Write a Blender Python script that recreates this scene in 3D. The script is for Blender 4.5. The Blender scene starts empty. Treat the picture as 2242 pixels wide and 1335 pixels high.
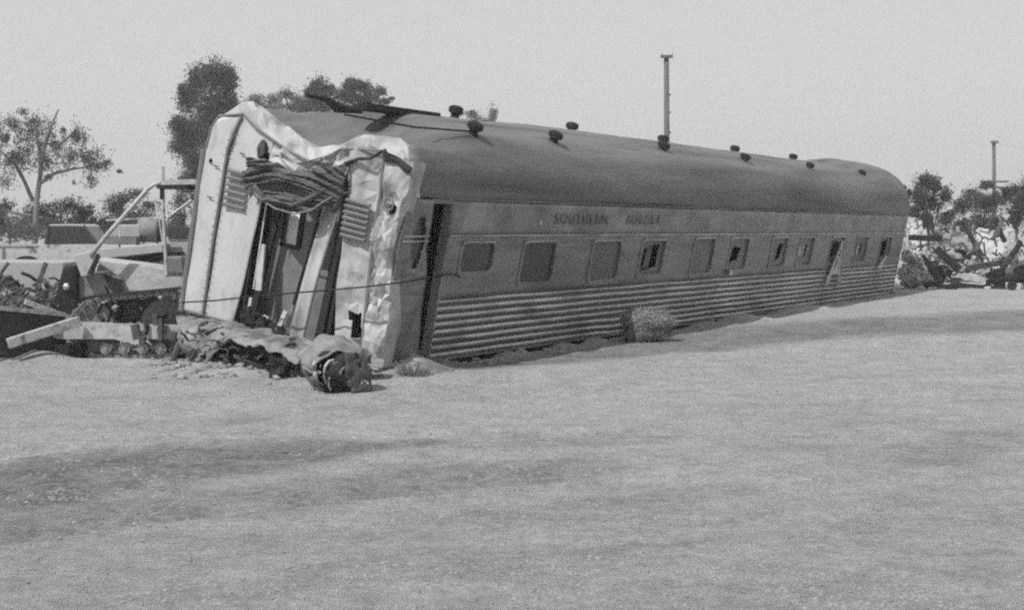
import bpy, math, random
from mathutils import Vector, Matrix, noise
random.seed(7)
S = bpy.context.scene
C = S.collection
R_ = math.radians

# ------------------------------------------------------------------ camera, world, sun
FPX, PITCH, CAMH = 3249.1, 0.0559, 1.793
cam_d = bpy.data.cameras.new('camera'); cam = bpy.data.objects.new('camera', cam_d); C.objects.link(cam)
cam.location = (0, 0, CAMH); cam.rotation_euler = (math.pi/2 - PITCH, 0, 0)
cam_d.sensor_width = 36; cam_d.lens = 36*FPX/2242
cam_d.clip_end = 6000; cam_d.clip_start = .1
S.camera = cam
SUN_AZ = Vector((-0.68, -0.73)).normalized(); SUN_EL = R_(53)
W = bpy.data.worlds.new('World'); S.world = W; W.use_nodes = True
nt = W.node_tree; nt.nodes.clear()
sky = nt.nodes.new('ShaderNodeTexSky'); sky.sky_type = 'NISHITA'; sky.sun_disc = False
sky.sun_elevation = SUN_EL; sky.sun_rotation = math.atan2(SUN_AZ.x, SUN_AZ.y) % (2*math.pi)
sky.air_density = 1.0; sky.dust_density = 1.0; sky.ozone_density = 1.0
bw = nt.nodes.new('ShaderNodeRGBToBW'); bg = nt.nodes.new('ShaderNodeBackground'); wo = nt.nodes.new('ShaderNodeOutputWorld')
bg.inputs['Strength'].default_value = 0.112
nt.links.new(sky.outputs[0], bw.inputs[0]); mixn = nt.nodes.new('ShaderNodeMixRGB'); mixn.inputs[0].default_value = .8; mixn.inputs[2].default_value = (4.7, 4.7, 4.7, 1)
nt.links.new(bw.outputs[0], mixn.inputs[1]); nt.links.new(mixn.outputs[0], bg.inputs[0]); nt.links.new(bg.outputs[0], wo.inputs[0])
sun_d = bpy.data.lights.new('sun', 'SUN'); sun_d.energy = 3.2; sun_d.angle = R_(.6); sun_d.color = (1, .995, .985)
sun = bpy.data.objects.new('sun', sun_d); C.objects.link(sun)
sv = Vector((SUN_AZ.x*math.cos(SUN_EL), SUN_AZ.y*math.cos(SUN_EL), math.sin(SUN_EL)))
sun.rotation_euler = sv.to_track_quat('Z', 'Y').to_euler(); sun.location = sv*50
vs = S.view_settings; vs.view_transform = 'Standard'; vs.look = 'None'; vs.gamma = 1; vs.use_curve_mapping = False
vs.exposure = 0.36
S.cycles.filter_width = 2.2
S.cycles.max_bounces = 6; S.cycles.transparent_max_bounces = 8
S.cycles.use_denoising = False; S.cycles.use_adaptive_sampling = True; S.cycles.adaptive_threshold = .06; S.cycles.adaptive_min_samples = 24

# ------------------------------------------------------------------ picture <-> place
CP, SP = math.cos(PITCH), math.sin(PITCH)
def ray(u, v):
    dx = (u-1121)/FPX; du = -(v-667.5)/FPX
    return Vector((dx, CP+du*SP, -SP+du*CP))
def at(u, v, Y):
    d = ray(u, v); return Vector((0, 0, CAMH)) + d*(Y/d.y)
def gnd(u, v, z=0):
    d = ray(u, v); return Vector((0, 0, CAMH)) + d*((z-CAMH)/d.z)

# carriage frame: x = t (towards the near side), y = s (along), z = up
CO = Vector((-1.588, 17.5433, .0516)); YAW, ROLL, CPT = .5034, .1868, -.0053
ca = Vector((math.sin(YAW)*math.cos(CPT), math.cos(YAW)*math.cos(CPT), math.sin(CPT)))
n0 = Vector((math.cos(YAW), -math.sin(YAW), 0)); u0 = n0.cross(ca)
cn = n0*math.cos(ROLL) - u0*math.sin(ROLL); cu = u0*math.cos(ROLL) + n0*math.sin(ROLL)
WID, LEN, ZC, ZR, ZB = 3.02, 23.62, 2.05, 3.02, 1.6
def cloc(P):
    Q = P-CO; return Vector((Q.dot(cn), Q.dot(ca), Q.dot(cu)))
def cw(t, s, z): return CO + cn*t + ca*s + cu*z
def side(u, v, t=0.0):              # point of the side plane seen at u, v -> (s, z)
    d = ray(u, v); O = Vector((0, 0, CAMH)) - (CO+cn*t)
    Q = O + d*(-(O.dot(cn))/d.dot(cn)); return Q.dot(ca), Q.dot(cu)
def endp(u, v, s=0.0):              # point of the end plane -> (t, z)
    d = ray(u, v); O = Vector((0, 0, CAMH)) - (CO+ca*s)
    Q = O + d*(-(O.dot(ca))/d.dot(ca)); return Q.dot(cn), Q.dot(cu)

# ------------------------------------------------------------------ helpers
def nz(x, y, z=0.0, k=1.0): return noise.noise(Vector((x*k, y*k, z*k)))
def fbm(x, y, z=0.0, k=1.0, o=4): return noise.fractal(Vector((x*k, y*k, z*k)), .8, 2.1, o)
def lerp(a, b, f): return a+(b-a)*f
def sstep(a, b, x):
    f = max(0, min(1, (x-a)/(b-a))); return f*f*(3-2*f)
def interp(pts, x):
    if x <= pts[0][0]: return pts[0][1]
    for (x0, y0), (x1, y1) in zip(pts, pts[1:]):
        if x <= x1: return lerp(y0, y1, (x-x0)/(x1-x0))
    return pts[-1][1]

class MB:
    def __init__(s): s.v = []; s.f = []
    def box(s, c, d, rot=None, taper=1.0):
        c = Vector(c); b = len(s.v)
        for z in (-1, 1):
            k = taper if z > 0 else 1
            for x, y in ((-1, -1), (1, -1), (1, 1), (-1, 1)):
                p = Vector((x*d[0]/2*k, y*d[1]/2*k, z*d[2]/2))
                if rot is not None: p = rot @ p
                s.v.append(c+p)
        for q in ((3, 2, 1, 0), (4, 5, 6, 7), (0, 1, 5, 4), (1, 2, 6, 5), (2, 3, 7, 6), (3, 0, 4, 7)): s.f.append([b+i for i in q])
        return s
    def bar(s, p0, p1, w, h, up=(0, 0, 1)):
        p0 = Vector(p0); p1 = Vector(p1); d = (p1-p0); L = d.length; d.normalize()
        x = d.cross(Vector(up))
        if x.length < 1e-4: x = d.cross(Vector((1, 0, 0)))
        x.normalize(); z = x.cross(d)
        m = Matrix((x, d, z)).transposed()
        return s.box((p0+p1)/2, (w, L, h), m)
    def tube(s, pts, r, n=8, cap=True, wob=0.0):
        pts = [Vector(p) for p in pts]; rs = r if isinstance(r, (list, tuple)) else [r]*len(pts)
        b = len(s.v); prev = None
        for i, p in enumerate(pts):
            d = (pts[min(i+1, len(pts)-1)]-pts[max(i-1, 0)]).normalized()
            if prev is None:
                x = d.cross(Vector((0, 0, 1)))
                if x.length < .05: x = d.cross(Vector((1, 0, 0)))
            else: x = prev - d*prev.dot(d)
            x.normalize(); prev = x; y = d.cross(x)
            for k in range(n):
                a = 2*math.pi*k/n; rr = rs[i]*(1+wob*random.uniform(-1, 1))
                s.v.append(p + (x*math.cos(a)+y*math.sin(a))*rr)
        for i in range(len(pts)-1):
            for k in range(n):
                k2 = (k+1) % n; s.f.append([b+i*n+k, b+i*n+k2, b+(i+1)*n+k2, b+(i+1)*n+k])
        if cap:
            s.f.append([b+k for k in range(n)][::-1]); e = b+(len(pts)-1)*n; s.f.append([e+k for k in range(n)])
        return s
    def grid(s, fn, nu, nv, skip=None):
        b = len(s.v)
        for j in range(nv+1):
            for i in range(nu+1): s.v.append(Vector(fn(i/nu, j/nv)))
        for j in range(nv):
            for i in range(nu):
                if skip and skip((i+.5)/nu, (j+.5)/nv): continue
                a = b+j*(nu+1)+i; s.f.append([a, a+1, a+nu+2, a+nu+1])
        return s
    def prism(s, pts, d):           # closed outline pts extruded by vector d
        b = len(s.v); n = len(pts); d = Vector(d)
        s.v += [Vector(p) for p in pts] + [Vector(p)+d for p in pts]
        s.f.append([b+i for i in range(n)][::-1]); s.f.append([b+n+i for i in range(n)])
        for i in range(n): j = (i+1) % n; s.f.append([b+i, b+j, b+n+j, b+n+i])
        return s
    def blob(s, c, r, n=10, m=7, amp=.2, k=2.0, flat=1.0):
        b = len(s.v); c = Vector(c); o = random.uniform(0, 99)
        r = Vector(r) if not isinstance(r, (int, float)) else Vector((r, r, r))
        for j in range(m+1):
            th = math.pi*j/m
            for i in range(n):
                ph = 2*math.pi*i/n
                d = Vector((math.sin(th)*math.cos(ph), math.sin(th)*math.sin(ph), math.cos(th)))
                q = 1+amp*noise.noise(d*k+Vector((o, o, o)))*2
                s.v.append(c+Vector((d.x*r.x*q, d.y*r.y*q, d.z*r.z*q)))
        for j in range(m):
            for i in range(n):
                i2 = (i+1) % n; s.f.append([b+j*n+i, b+(j+1)*n+i, b+(j+1)*n+i2, b+j*n+i2])
        return s
    def quad(s, a, b_, c, d):
        b = len(s.v); s.v += [Vector(a), Vector(b_), Vector(c), Vector(d)]; s.f.append([b, b+1, b+2, b+3]); return s
    def mesh(s, name, mat, smooth=False):
        m = bpy.data.meshes.new(name); m.from_pydata([tuple(v) for v in s.v], [], s.f); m.update()
        if mat: m.materials.append(mat)
        if smooth: m.polygons.foreach_set('use_smooth', [True]*len(m.polygons))
        return m
    def build(s, name, mat, parent=None, smooth=False, solid=0.0, bevel=0.0):
        o = bpy.data.objects.new(name, s.mesh(name, mat, smooth)); C.objects.link(o)
        if parent: o.parent = parent
        if solid:
            q = o.modifiers.new('thickness', 'SOLIDIFY'); q.thickness = solid; q.offset = 0
        if bevel:
            q = o.modifiers.new('bevel', 'BEVEL'); q.width = bevel; q.segments = 2; q.limit_method = 'ANGLE'
        return o
def tag(o, label=None, cat=None, group=None, kind=None):
    if label: o['label'] = label
    if cat: o['category'] = cat
    if group: o['group'] = group
    if kind: o['kind'] = kind
    return o
def thing(name, label, cat, loc=(0, 0, 0), group=None, rz=0.0):
    o = bpy.data.objects.new(name, None); C.objects.link(o); o.location = loc; o.rotation_euler = (0, 0, rz)
    o.empty_display_size = .2
    return tag(o, label, cat, group)
def copy_tree(o, parent=None):
    c = o.copy(); C.objects.link(c); c.parent = parent
    for ch in list(o.children): copy_tree(ch, c)
    return c

# ------------------------------------------------------------------ materials
def mat(name, col, rough=.8, metal=0.0, var=.25, scale=4.0, stretch=(1, 1, 1), bump=.0, bscale=None, spots=None, spec=.3, trans=0.0):
    m = bpy.data.materials.new(name); m.use_nodes = True; t = m.node_tree; N = t.nodes; Lk = t.links
    b = N['Principled BSDF']
    b.inputs['Roughness'].default_value = rough; b.inputs['Metallic'].default_value = metal
    b.inputs['Specular IOR Level'].default_value = spec
    tc = N.new('ShaderNodeTexCoord'); mp = N.new('ShaderNodeMapping'); mp.inputs['Scale'].default_value = stretch
    Lk.new(tc.outputs['Object'], mp.inputs[0])
    n1 = N.new('ShaderNodeTexNoise'); n1.inputs['Scale'].default_value = scale; n1.inputs['Detail'].default_value = 8; n1.inputs['Roughness'].default_value = .65
    Lk.new(mp.outputs[0], n1.inputs[0])
    r = N.new('ShaderNodeValToRGB'); r.color_ramp.elements[0].position = .3; r.color_ramp.elements[1].position = .7
    lo = col*(1-var); hi = col*(1+var)
    r.color_ramp.elements[0].color = (lo, lo, lo, 1); r.color_ramp.elements[1].color = (hi, hi, hi, 1)
    Lk.new(n1.outputs['Fac'], r.inputs[0]); out = r.outputs[0]
    if spots:                        # (scale, threshold, dark value, sharpness)
        n2 = N.new('ShaderNodeTexNoise'); n2.inputs['Scale'].default_value = spots[0]; n2.inputs['Detail'].default_value = 6
        Lk.new(mp.outputs[0], n2.inputs[0])
        r2 = N.new('ShaderNodeValToRGB'); r2.color_ramp.elements[0].position = spots[1]-spots[3]; r2.color_ramp.elements[1].position = spots[1]+spots[3]
        Lk.new(n2.outputs['Fac'], r2.inputs[0])
        mx = N.new('ShaderNodeMixRGB'); Lk.new(r2.outputs[0], mx.inputs[0]); Lk.new(out, mx.inputs[1]); mx.inputs[2].default_value = (spots[2],)*3+(1,)
        out = mx.outputs[0]
    Lk.new(out, b.inputs['Base Color'])
    if bump:
        n3 = N.new('ShaderNodeTexNoise'); n3.inputs['Scale'].default_value = bscale or scale*4; n3.inputs['Detail'].default_value = 8
        Lk.new(mp.outputs[0], n3.inputs[0]); bp = N.new('ShaderNodeBump'); bp.inputs['Strength'].default_value = bump; bp.inputs['Distance'].default_value = .02
        Lk.new(n3.outputs['Fac'], bp.inputs['Height']); Lk.new(bp.outputs[0], b.inputs['Normal'])
    if trans:
        tr = N.new('ShaderNodeBsdfTranslucent'); Lk.new(out, tr.inputs[0]); ms = N.new('ShaderNodeMixShader'); ms.inputs[0].default_value = trans
        Lk.new(b.outputs[0], ms.inputs[1]); Lk.new(tr.outputs[0], ms.inputs[2]); Lk.new(ms.outputs[0], N['Material Output'].inputs[0])
    return m
M = dict(
    side=mat('stainless_side', .215, .42, .5, .3, 1.6, (1, .35, 2.5), .25, 9, (2.6, .62, .15, .08)),
    letter=mat('letterboard_steel', .245, .42, .45, .38, 1.3, (1, .8, 1.2), .3, 5, (1.7, .56, .16, .1)),  # mottling and spots paint the reflections on the letterboard
    flute=mat('fluted_steel', .46, .4, .55, .4, 1.4, (1, .3, 1), .15, 20, (3.0, .62, .2, .1)),  # lighter than the side, colouring in the highlights on the ridges
    backing=mat('shaded_backing', .085, .6, .2, .3),  # dark tone paints the shade between the flutes
    blade=mat('shaded_blade_steel', .05, .6, .2, .4, 4),
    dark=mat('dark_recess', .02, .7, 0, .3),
    roof=mat('sooty_roof', .165, .62, .1, .34, 1.6, (3.2, .28, 3.2), .7, 9, (.8, .56, .07, .12)),
    white=mat('white_paint_end', .46, .55, 0, .1, 3, (1, 1, .35), .3, 14, (4.2, .66, .3, .07)),
    whitecr=mat('scuffed_white_paint', .41, .55, 0, .22, 4, (1, 1, .5), .35, 12, (3.0, .57, .17, .1)),
    grey=mat('grey_inner_paint', .17, .7, 0, .2, 3, (1, 1, 1), .2),
    canvas=mat('torn_canvas', .10, .9, 0, .5, 9, (1, 1, 3), .6, 40),
    glass=mat('dusty_pane', .04, .25, 0, .25, 3, (1, 1, 1), .1, 3, spec=.5),
    glass2=mat('milky_pane', .085, .35, 0, .25, 3, (1, 1, 1), .1, 3, spec=.5),
    steel=mat('dull_steel', .3, .45, .6, .25, 6, (1, 1, 1), .2),
    black=mat('black_iron_and_shade', .018, .7, .1, .5, 8, (1, 1, 1), .5),  # deepened to paint shaded interiors; also the colour of real iron
    rust=mat('rusty_iron', .08, .8, .1, .5, 8, (1, 1, 1), .6),
    dusty=mat('dust_caked_plate', .21, .9, 0, .5, 4, (1, 1, 1), .8, 18, (2.2, .55, .11, .06)),
    soil=mat('loose_soil', .27, .95, 0, .25, 8, (1, 1, 1), .8, 30),
    pale=mat('pale_metal_sheet', .45, .6, .1, .25, 5, (1, 1, 1), .5, 15, (5, .62, .15, .07)),
    mid=mat('mid_grey_sheet', .2, .7, .1, .3, 5, (1, 1, 1), .5, 15),
    paint=mat('cream_vehicle_paint', .36, .4, 0, .1, 3, (1, 1, 1), .05, 10, (6, .7, .3, .06)),
    paintd=mat('dark_vehicle_paint', .06, .35, 0, .2, 3),
    yellow=mat('tractor_paint', .42, .55, 0, .25, 5, (1, 1, 1), .2, 12, (9, .66, .2, .1)),
    rubber=mat('tyre_rubber', .03, .85, 0, .3, 10),
    wreck=mat('torn_wreck_metal', .22, .7, .1, .35, 3, (1, 1, 1), .6, 12, (2.6, .56, .07, .06)),
    cloth=mat('pale_cloth', .6, .95, 0, .15, 8, (1, 1, 1), .3, 20, trans=.2),
    straw=mat('dry_straw', .23, .95, 0, .4, 25, (1, 1, 1), .0),
    wood=mat('weathered_wood', .12, .9, 0, .35, 3, (6, 6, .6), .5, 20),
    bark=mat('grey_bark', .17, .95, 0, .35, 3, (3, 3, .6), .6, 12),
    leafd=mat('dark_foliage', .075, .8, 0, .4, .6, trans=.3),
    leafm=mat('grey_green_foliage', .11, .8, 0, .4, .6, trans=.35),
    leafl=mat('pale_foliage', .15, .8, 0, .35, .6, trans=.35),
    paint_letter=mat('dark_lettering', .165, .6, .1, .3, 6),
    paint_faint=mat('weathered_lettering', .21, .5, .3, .3, 6),
    panelight=mat('painted_pane_daylight', .85, .8, 0, .05),  # near white, stands in for daylight through the gangway door window
    insul=mat('glazed_insulator', .5, .2, 0, .1),
)

# ------------------------------------------------------------------ ground
MOUNDS = []   # x, y, rx, ry, h, angle
def mound_px(u, v, rx, ry, h, a=0.0):
    p = gnd(u, v); MOUNDS.append((p.x, p.y, rx, ry, h, a))
mound_px(905, 812, .42, .25, .16); mound_px(860, 800, .3, .2, .12); mound_px(960, 798, .3, .2, .08)
mound_px(1195, 757, .35, .25, .10); mound_px(1080, 778, .5, .2, .07); mound_px(1290, 748, .3, .2, .07)
mound_px(1620, 700, .6, .3, .10); mound_px(1560, 712, .4, .3, .07); mound_px(1760, 678, .7, .4, .10)
mound_px(600, 800, .5, .4, .10); mound_px(450, 805, .4, .3, .10); mound_px(420, 770, .8, .5, .15); mound_px(60, 790, .5, .3, .15)
mound_px(540, 815, .5, .25, .07); mound_px(250, 795, .9, .3, .06); mound_px(700, 800, .4, .3, .10)
def seg_dist(x, y, pl):
    best = (1e9, 0, 0)
    for i in range(len(pl)-1):
        (x0, y0, w0), (x1, y1, w1) = pl[i], pl[i+1]
        dx, dy = x1-x0, y1-y0; f = max(0, min(1, ((x-x0)*dx+(y-y0)*dy)/(dx*dx+dy*dy)))
        d = math.hypot(x-x0-f*dx, y-y0-f*dy)
        if d < best[0]: best = (d, w0+(w1-w0)*f, (i+f)/(len(pl)-1))
    return best
def rut(px, st): return ([(gnd(u, v).x, gnd(u, v).y, 1) for u, v in px], st)
RUTS = [rut([(-300, 1060), (0, 1000), (400, 960), (800, 945), (1250, 940)], 1), rut([(-300, 1230), (100, 1160), (600, 1100), (1000, 1062), (1500, 1030)], .7),
        rut([(780, 856), (1000, 836), (1400, 792), (1800, 765), (2300, 728)], .9), rut([(500, 928), (760, 890), (1100, 868), (1500, 850)], .7),
        rut([(300, 1340), (800, 1240), (1300, 1190), (1900, 1130)], .4), rut([(1500, 905), (1900, 870), (2350, 850)], .5)]
def ghq(x, y):
    z = .018*nz(x, y, 0, .5)+.012*nz(x, y, 3, 1.7)+.010*nz(x, y, 6, 4.1)
    for pl, st in RUTS:
        d, w, f = seg_dist(x+.1*nz(x, y, 2, .6), y+.1*nz(x, y, 5, .6), pl)
        if d < .5: z += st*(.022*math.exp(-((d-.24)/.07)**2)-.030*math.exp(-(d/.13)**2))*(1+.5*nz(x, y, 8, 5))
    if -3 < x < 12 and 16 < y < 40:
        q = (x-CO.x)*cn.x+(y-CO.y)*cn.y; r = (x-CO.x)*ca.x+(y-CO.y)*ca.y
        if 0 < r < 24.2: z -= .15*sstep(0, .9, r)*(1-sstep(23.3, 24.1, r))*(1-sstep(-.02, .16+.08*nz(r, 0, 9, 1.3), q))*(1-.55*sstep(10, 23, r))
    for mx, my, rx, ry, h, a in MOUNDS:
        dx, dy = x-mx, y-my
        if abs(dx) < 3*rx and abs(dy) < 3*rx:
            z += h*math.exp(-(dx/rx)**2-(dy/ry)**2)*(1+.5*nz(x, y, 7, 4))
    return z
def seg_dist(x, y, pl):
    best = (1e9, 0, 0)
    for i in range(len(pl)-1):
        (x0, y0, w0), (x1, y1, w1) = pl[i], pl[i+1]
        dx, dy = x1-x0, y1-y0; f = max(0, min(1, ((x-x0)*dx+(y-y0)*dy)/(dx*dx+dy*dy)))
        d = math.hypot(x-x0-f*dx, y-y0-f*dy)
        if d < best[0]: best = (d, w0+(w1-w0)*f, (i+f)/(len(pl)-1))
    return best
def track(px, strength): return ([(gnd(u, v).x, gnd(u, v).y, w) for u, v, w in px], strength)  # one darker soil band as a polyline with half-widths
SOIL_BANDS = [   # bands of darker tone in the soil colour
    track([(-500, 1150, .9), (0, 1070, .95), (380, 1015, .85), (700, 985, .6), (950, 972, .3)], .85),
    track([(-400, 1210, .6), (100, 1140, .7), (600, 1085, .6), (1000, 1045, .45), (1300, 1015, .3)], .5),
    track([(960, 812, .3), (1250, 782, .6), (1500, 752, 1.1), (1800, 722, 1.9), (2242, 700, 2.2), (2800, 675, 2.4)], .85),
    track([(850, 978, .45), (1150, 962, .4), (1450, 952, .3)], .35),
    track([(400, 1330, .3), (900, 1240, .25), (1400, 1190, .15)], .2),
    track([(500, 925, .12), (760, 888, .10), (1000, 868, .05)], .3),
    track([(2050, 1000, .45), (2160, 960, .5), (2300, 930, .5)], .3),
    track([(850, 1170, .2), (1300, 1120, .35), (1600, 1060, .2)], .25),
]
def soil_tone(x, y):
    t = 0
    jx = x+.35*nz(x, y, 11, .7); jy = y+.35*nz(x, y, 17, .7)
    for pl, st in SOIL_BANDS:
        d, w, f = seg_dist(jx, jy, pl)
        if d < w*2: t = max(t, st*(1-sstep(w*.55, w*1.25, d)))
    return t
def axis(segs):
    r = []
    for a, b, st in segs:
        n = max(1, int(round((b-a)/st))); r += [a+(b-a)*i/n for i in range(n)]
    r.append(segs[-1][1]); return r
gx = axis([(-2500, -300, 550), (-300, -60, 40), (-60, -14, 3), (-14, 20, .16), (20, 60, 2), (60, 300, 40), (300, 2500, 550)])
gy = axis([(-300, -20, 40), (-20, 4, 3), (4, 24, .11), (24, 45, .35), (45, 100, 3), (100, 400, 30), (400, 3500, 600)])
gb = MB(); tone = []
for y in gy:
    for x in gx:
        near = -20 < x < 30 and 0 < y < 60
        gb.v.append(Vector((x, y, ghq(x, y) if near else 0))); tone.append(soil_tone(x, y) if near else 0)
nx_ = len(gx)
for j in range(len(gy)-1):
    for i in range(nx_-1):
        a = j*nx_+i; gb.f.append([a, a+1, a+nx_+1, a+nx_])
gm = bpy.data.materials.new('dry_earth'); gm.use_nodes = True; t = gm.node_tree; N = t.nodes; Lk = t.links; b = N['Principled BSDF']
b.inputs['Roughness'].default_value = .95; b.inputs['Specular IOR Level'].default_value = .1
geo = N.new('ShaderNodeNewGeometry'); at_ = N.new('ShaderNodeAttribute'); at_.attribute_name = 'soil_band'
def nnode(scale, det=8, ro=.6):
    q = N.new('ShaderNodeTexNoise'); q.inputs['Scale'].default_value = scale; q.inputs['Detail'].default_value = det; q.inputs['Roughness'].default_value = ro
    Lk.new(geo.outputs['Position'], q.inputs[0]); return q
def math_(op, a, b_):
    q = N.new('ShaderNodeMath'); q.operation = op
    for i, x in enumerate((a, b_)):
        if isinstance(x, (int, float)): q.inputs[i].default_value = x
        else: Lk.new(x, q.inputs[i])
    return q.outputs[0]
big = nnode(.55, 6, .6); mid_ = nnode(2.6, 5, .65); fine = nnode(11, 10, .8); grit = nnode(70, 6, .8)
v1 = math_('ADD', math_('MULTIPLY', math_('SUBTRACT', big.outputs['Fac'], .5), .17), math_('MULTIPLY', math_('SUBTRACT', mid_.outputs['Fac'], .5), .30))
v2 = math_('MULTIPLY', math_('SUBTRACT', fine.outputs['Fac'], .5), .60)
v3 = math_('MULTIPLY', math_('SUBTRACT', grit.outputs['Fac'], .5), .5)
v = math_('ADD', math_('ADD', v1, v2), math_('ADD', v3, .34))
v = math_('SUBTRACT', v, math_('MULTIPLY', at_.outputs['Fac'], .165))
v = math_('MAXIMUM', v, .05)
cmb = N.new('ShaderNodeCombineColor'); [Lk.new(v, cmb.inputs[i]) for i in range(3)]
Lk.new(cmb.outputs[0], b.inputs['Base Color'])
bp = N.new('ShaderNodeBump'); bp.inputs['Strength'].default_value = .9; bp.inputs['Distance'].default_value = .035
Lk.new(math_('ADD', fine.outputs['Fac'], math_('MULTIPLY', grit.outputs['Fac'], .5)), bp.inputs['Height']); Lk.new(bp.outputs[0], b.inputs['Normal'])
ground = gb.build('ground', gm, smooth=True); tag(ground, kind='structure')
a_ = ground.data.attributes.new('soil_band', 'FLOAT', 'POINT'); a_.data.foreach_set('value', tone)

# ------------------------------------------------------------------ carriage
car = thing('railway_carriage', 'wrecked fluted steel railway carriage leaning on the dirt with a torn white end', 'railway carriage')
mw = Matrix((cn, ca, cu)).transposed().to_4x4(); mw.translation = CO; car.matrix_world = mw

# end outline (t, z)
ZEND = [(-3.08, 2.10), (-3.02, 2.40), (-2.9, 2.56), (-2.7, 2.63), (-2.52, 2.66), (-2.3, 2.56), (-2.0, 2.43), (-1.7, 2.33), (-1.4, 2.27), (-1.15, 2.36), (-.95, 2.50), (-.7, 2.57), (-.35, 2.57), (-.12, 2.53), (0, 2.45), (.06, 2.3)]
def zend(t_): return interp(ZEND, t_)
EXPN = 2.35
def crease(x, y, seed, k=1.0):
    r = 0; rs = random.Random(seed)
    for i in range(6):
        an = rs.uniform(0, math.pi); f = k*rs.uniform(.7, 2.4); ph = rs.uniform(0, 5)
        q = (x*math.cos(an)+y*math.sin(an)+.25*nz(x, y, seed+i, .9))*f+ph
        r += abs((q % 1)-.5)*2/(1+i*.5)
    return r-1.3
def prof(a):                         # a 0..1 from near cornice over the roof to the far cornice
    th = math.pi*a; c = math.cos(th); s_ = math.sin(th)
    x = abs(c)**(2/EXPN)*(1 if c > 0 else -1); z = s_**(2/EXPN)
    return -WID/2+x*WID/2, ZC+(ZR-ZC)*z
def roofz(t_, s):
    q = abs((t_+WID/2)/(WID/2)); return ZC+(ZR-ZC)*max(0, 1-q**EXPN)**(1/EXPN)
def roofpt(a, s):
    t_, z = prof(a)
    e = 1-sstep(.25, 2.3, s)         # crushed near end
    if e > 0:
        tt = lerp(t_, -WID/2+(t_+WID/2)*1.0, 1)
        ze = max(ZC, min(z, zend(t_)+.10)) if ZC < z else z
        z = lerp(z, ze, e)
        z += e*.035*math.sin(t_*26+2*nz(s, t_, 0, 2))*sstep(.05, .4, s)*(1 if -2.3 < t_ < -.6 else .2)
        z += .05*e*nz(t_, s, 5, 3)
    z -= .055*(1-sstep(3.5, 6.5, s))*math.sin(math.pi*a)**2
    # bulge and sag towards the far end
    z += .15*sstep(20.6, 22.3, s)*math.sin(math.pi*a)
    k = .009*fbm(s*.5, a*4, 3, 1.4, 3)-.006*crease(s*.9, a*5, 71)*sstep(.02, .2, a)
    t_ += k*math.cos(math.pi*a); z += k*math.sin(math.pi*a)
    return Vector((t_, s, z))
svals = [.3+(2.4-.3)*i/34 for i in range(34)]+[2.4+(LEN-2.4)*i/120 for i in range(121)]
rb = MB(); rb.grid(lambda u, v: roofpt(u, svals[int(round(v*(len(svals)-1)))]), 48, len(svals)-1)
rb.build('roof', M['roof'], car, smooth=True, solid=.02)

# windows: (s0, s1, z0, z1, kind)
WIN = [(1.48, 2.32, 1.12, 1.53, 'dark'), (3.13, 4.09, .93, 1.53, 'dark'), (5.30, 6.31, .90, 1.53, 'milky'), (7.08, 8.05, .93, 1.53, 'broken'),
       (9.30, 10.29, .90, 1.55, 'milky'), (11.10, 12.05, .92, 1.55, 'curtain'), (13.40, 14.34, .93, 1.55, 'slit'), (15.10, 16.10, .93, 1.55, 'curtain'),
       (17.32, 18.32, .93, 1.55, 'broken2'), (19.3, 20.27, .93, 1.55, 'curtain'), (21.49, 22.45, .93, 1.54, 'broken3')]
FLZ = [.765-.1*i for i in range(8)]
def sidedef(s, z):                   # oil canning of the sheet
    return .012*nz(s, z, 1, .9)+.006*nz(s, z*2, 4, 2.3)-.02*sstep(20, LEN, s)*abs(nz(s, z, 9, 1.2))
def wall_sheet(name, sb, zb, holes, m, off=0.0):
    mb = MB(); ns, nzz = len(sb), len(zb)
    for z in zb:
        for s in sb: mb.v.append(Vector((off+sidedef(s, z), s, z)))
    for j in range(nzz-1):
        for i in range(ns-1):
            cs, cz = (sb[i]+sb[i+1])/2, (zb[j]+zb[j+1])/2
            if any(h[0] < cs < h[1] and h[2] < cz < h[3] for h in holes): continue
            a = j*ns+i; mb.f.append([a, a+1, a+ns+1, a+ns])
    return mb.build(name, m, car, smooth=True, solid=.012)
def breaks(a, b, st, extra):
    r = set(round(a+(b-a)*i/max(1, round((b-a)/st)), 4) for i in range(int(round((b-a)/st))+1)) | set(round(e, 4) for e in extra if a <= e <= b)
    r = sorted(r); out = [r[0]]
    ex = set(round(e, 4) for e in extra)
    for x in r[1:]:
        if x-out[-1] < st*.25:
            if x in ex: out[-1] = x if out[-1] not in ex else out[-1]
            if out[-1] != x and x in ex: out.append(x)
        else: out.append(x)
    return out
holes = [(a, b_, c, d) for a, b_, c, d, k in WIN]
sb = breaks(1.12, LEN, .16, [x for h in holes for x in h[:2]])
zb = breaks(.78, 1.60, .09, [.90, .92, .93, 1.12, 1.53, 1.54, 1.55])
wall_sheet('side_wall', sb, zb, holes, M['side'])
wall_sheet('letterboard', breaks(1.12, LEN, .2, []), breaks(1.605, ZC+.01, .075, []), [], M['letter'], .004)
wall_sheet('lower_side_wall', breaks(1.12, LEN, .3, []), breaks(.02, .775, .12, []), [], M['backing'], -.02)
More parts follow.
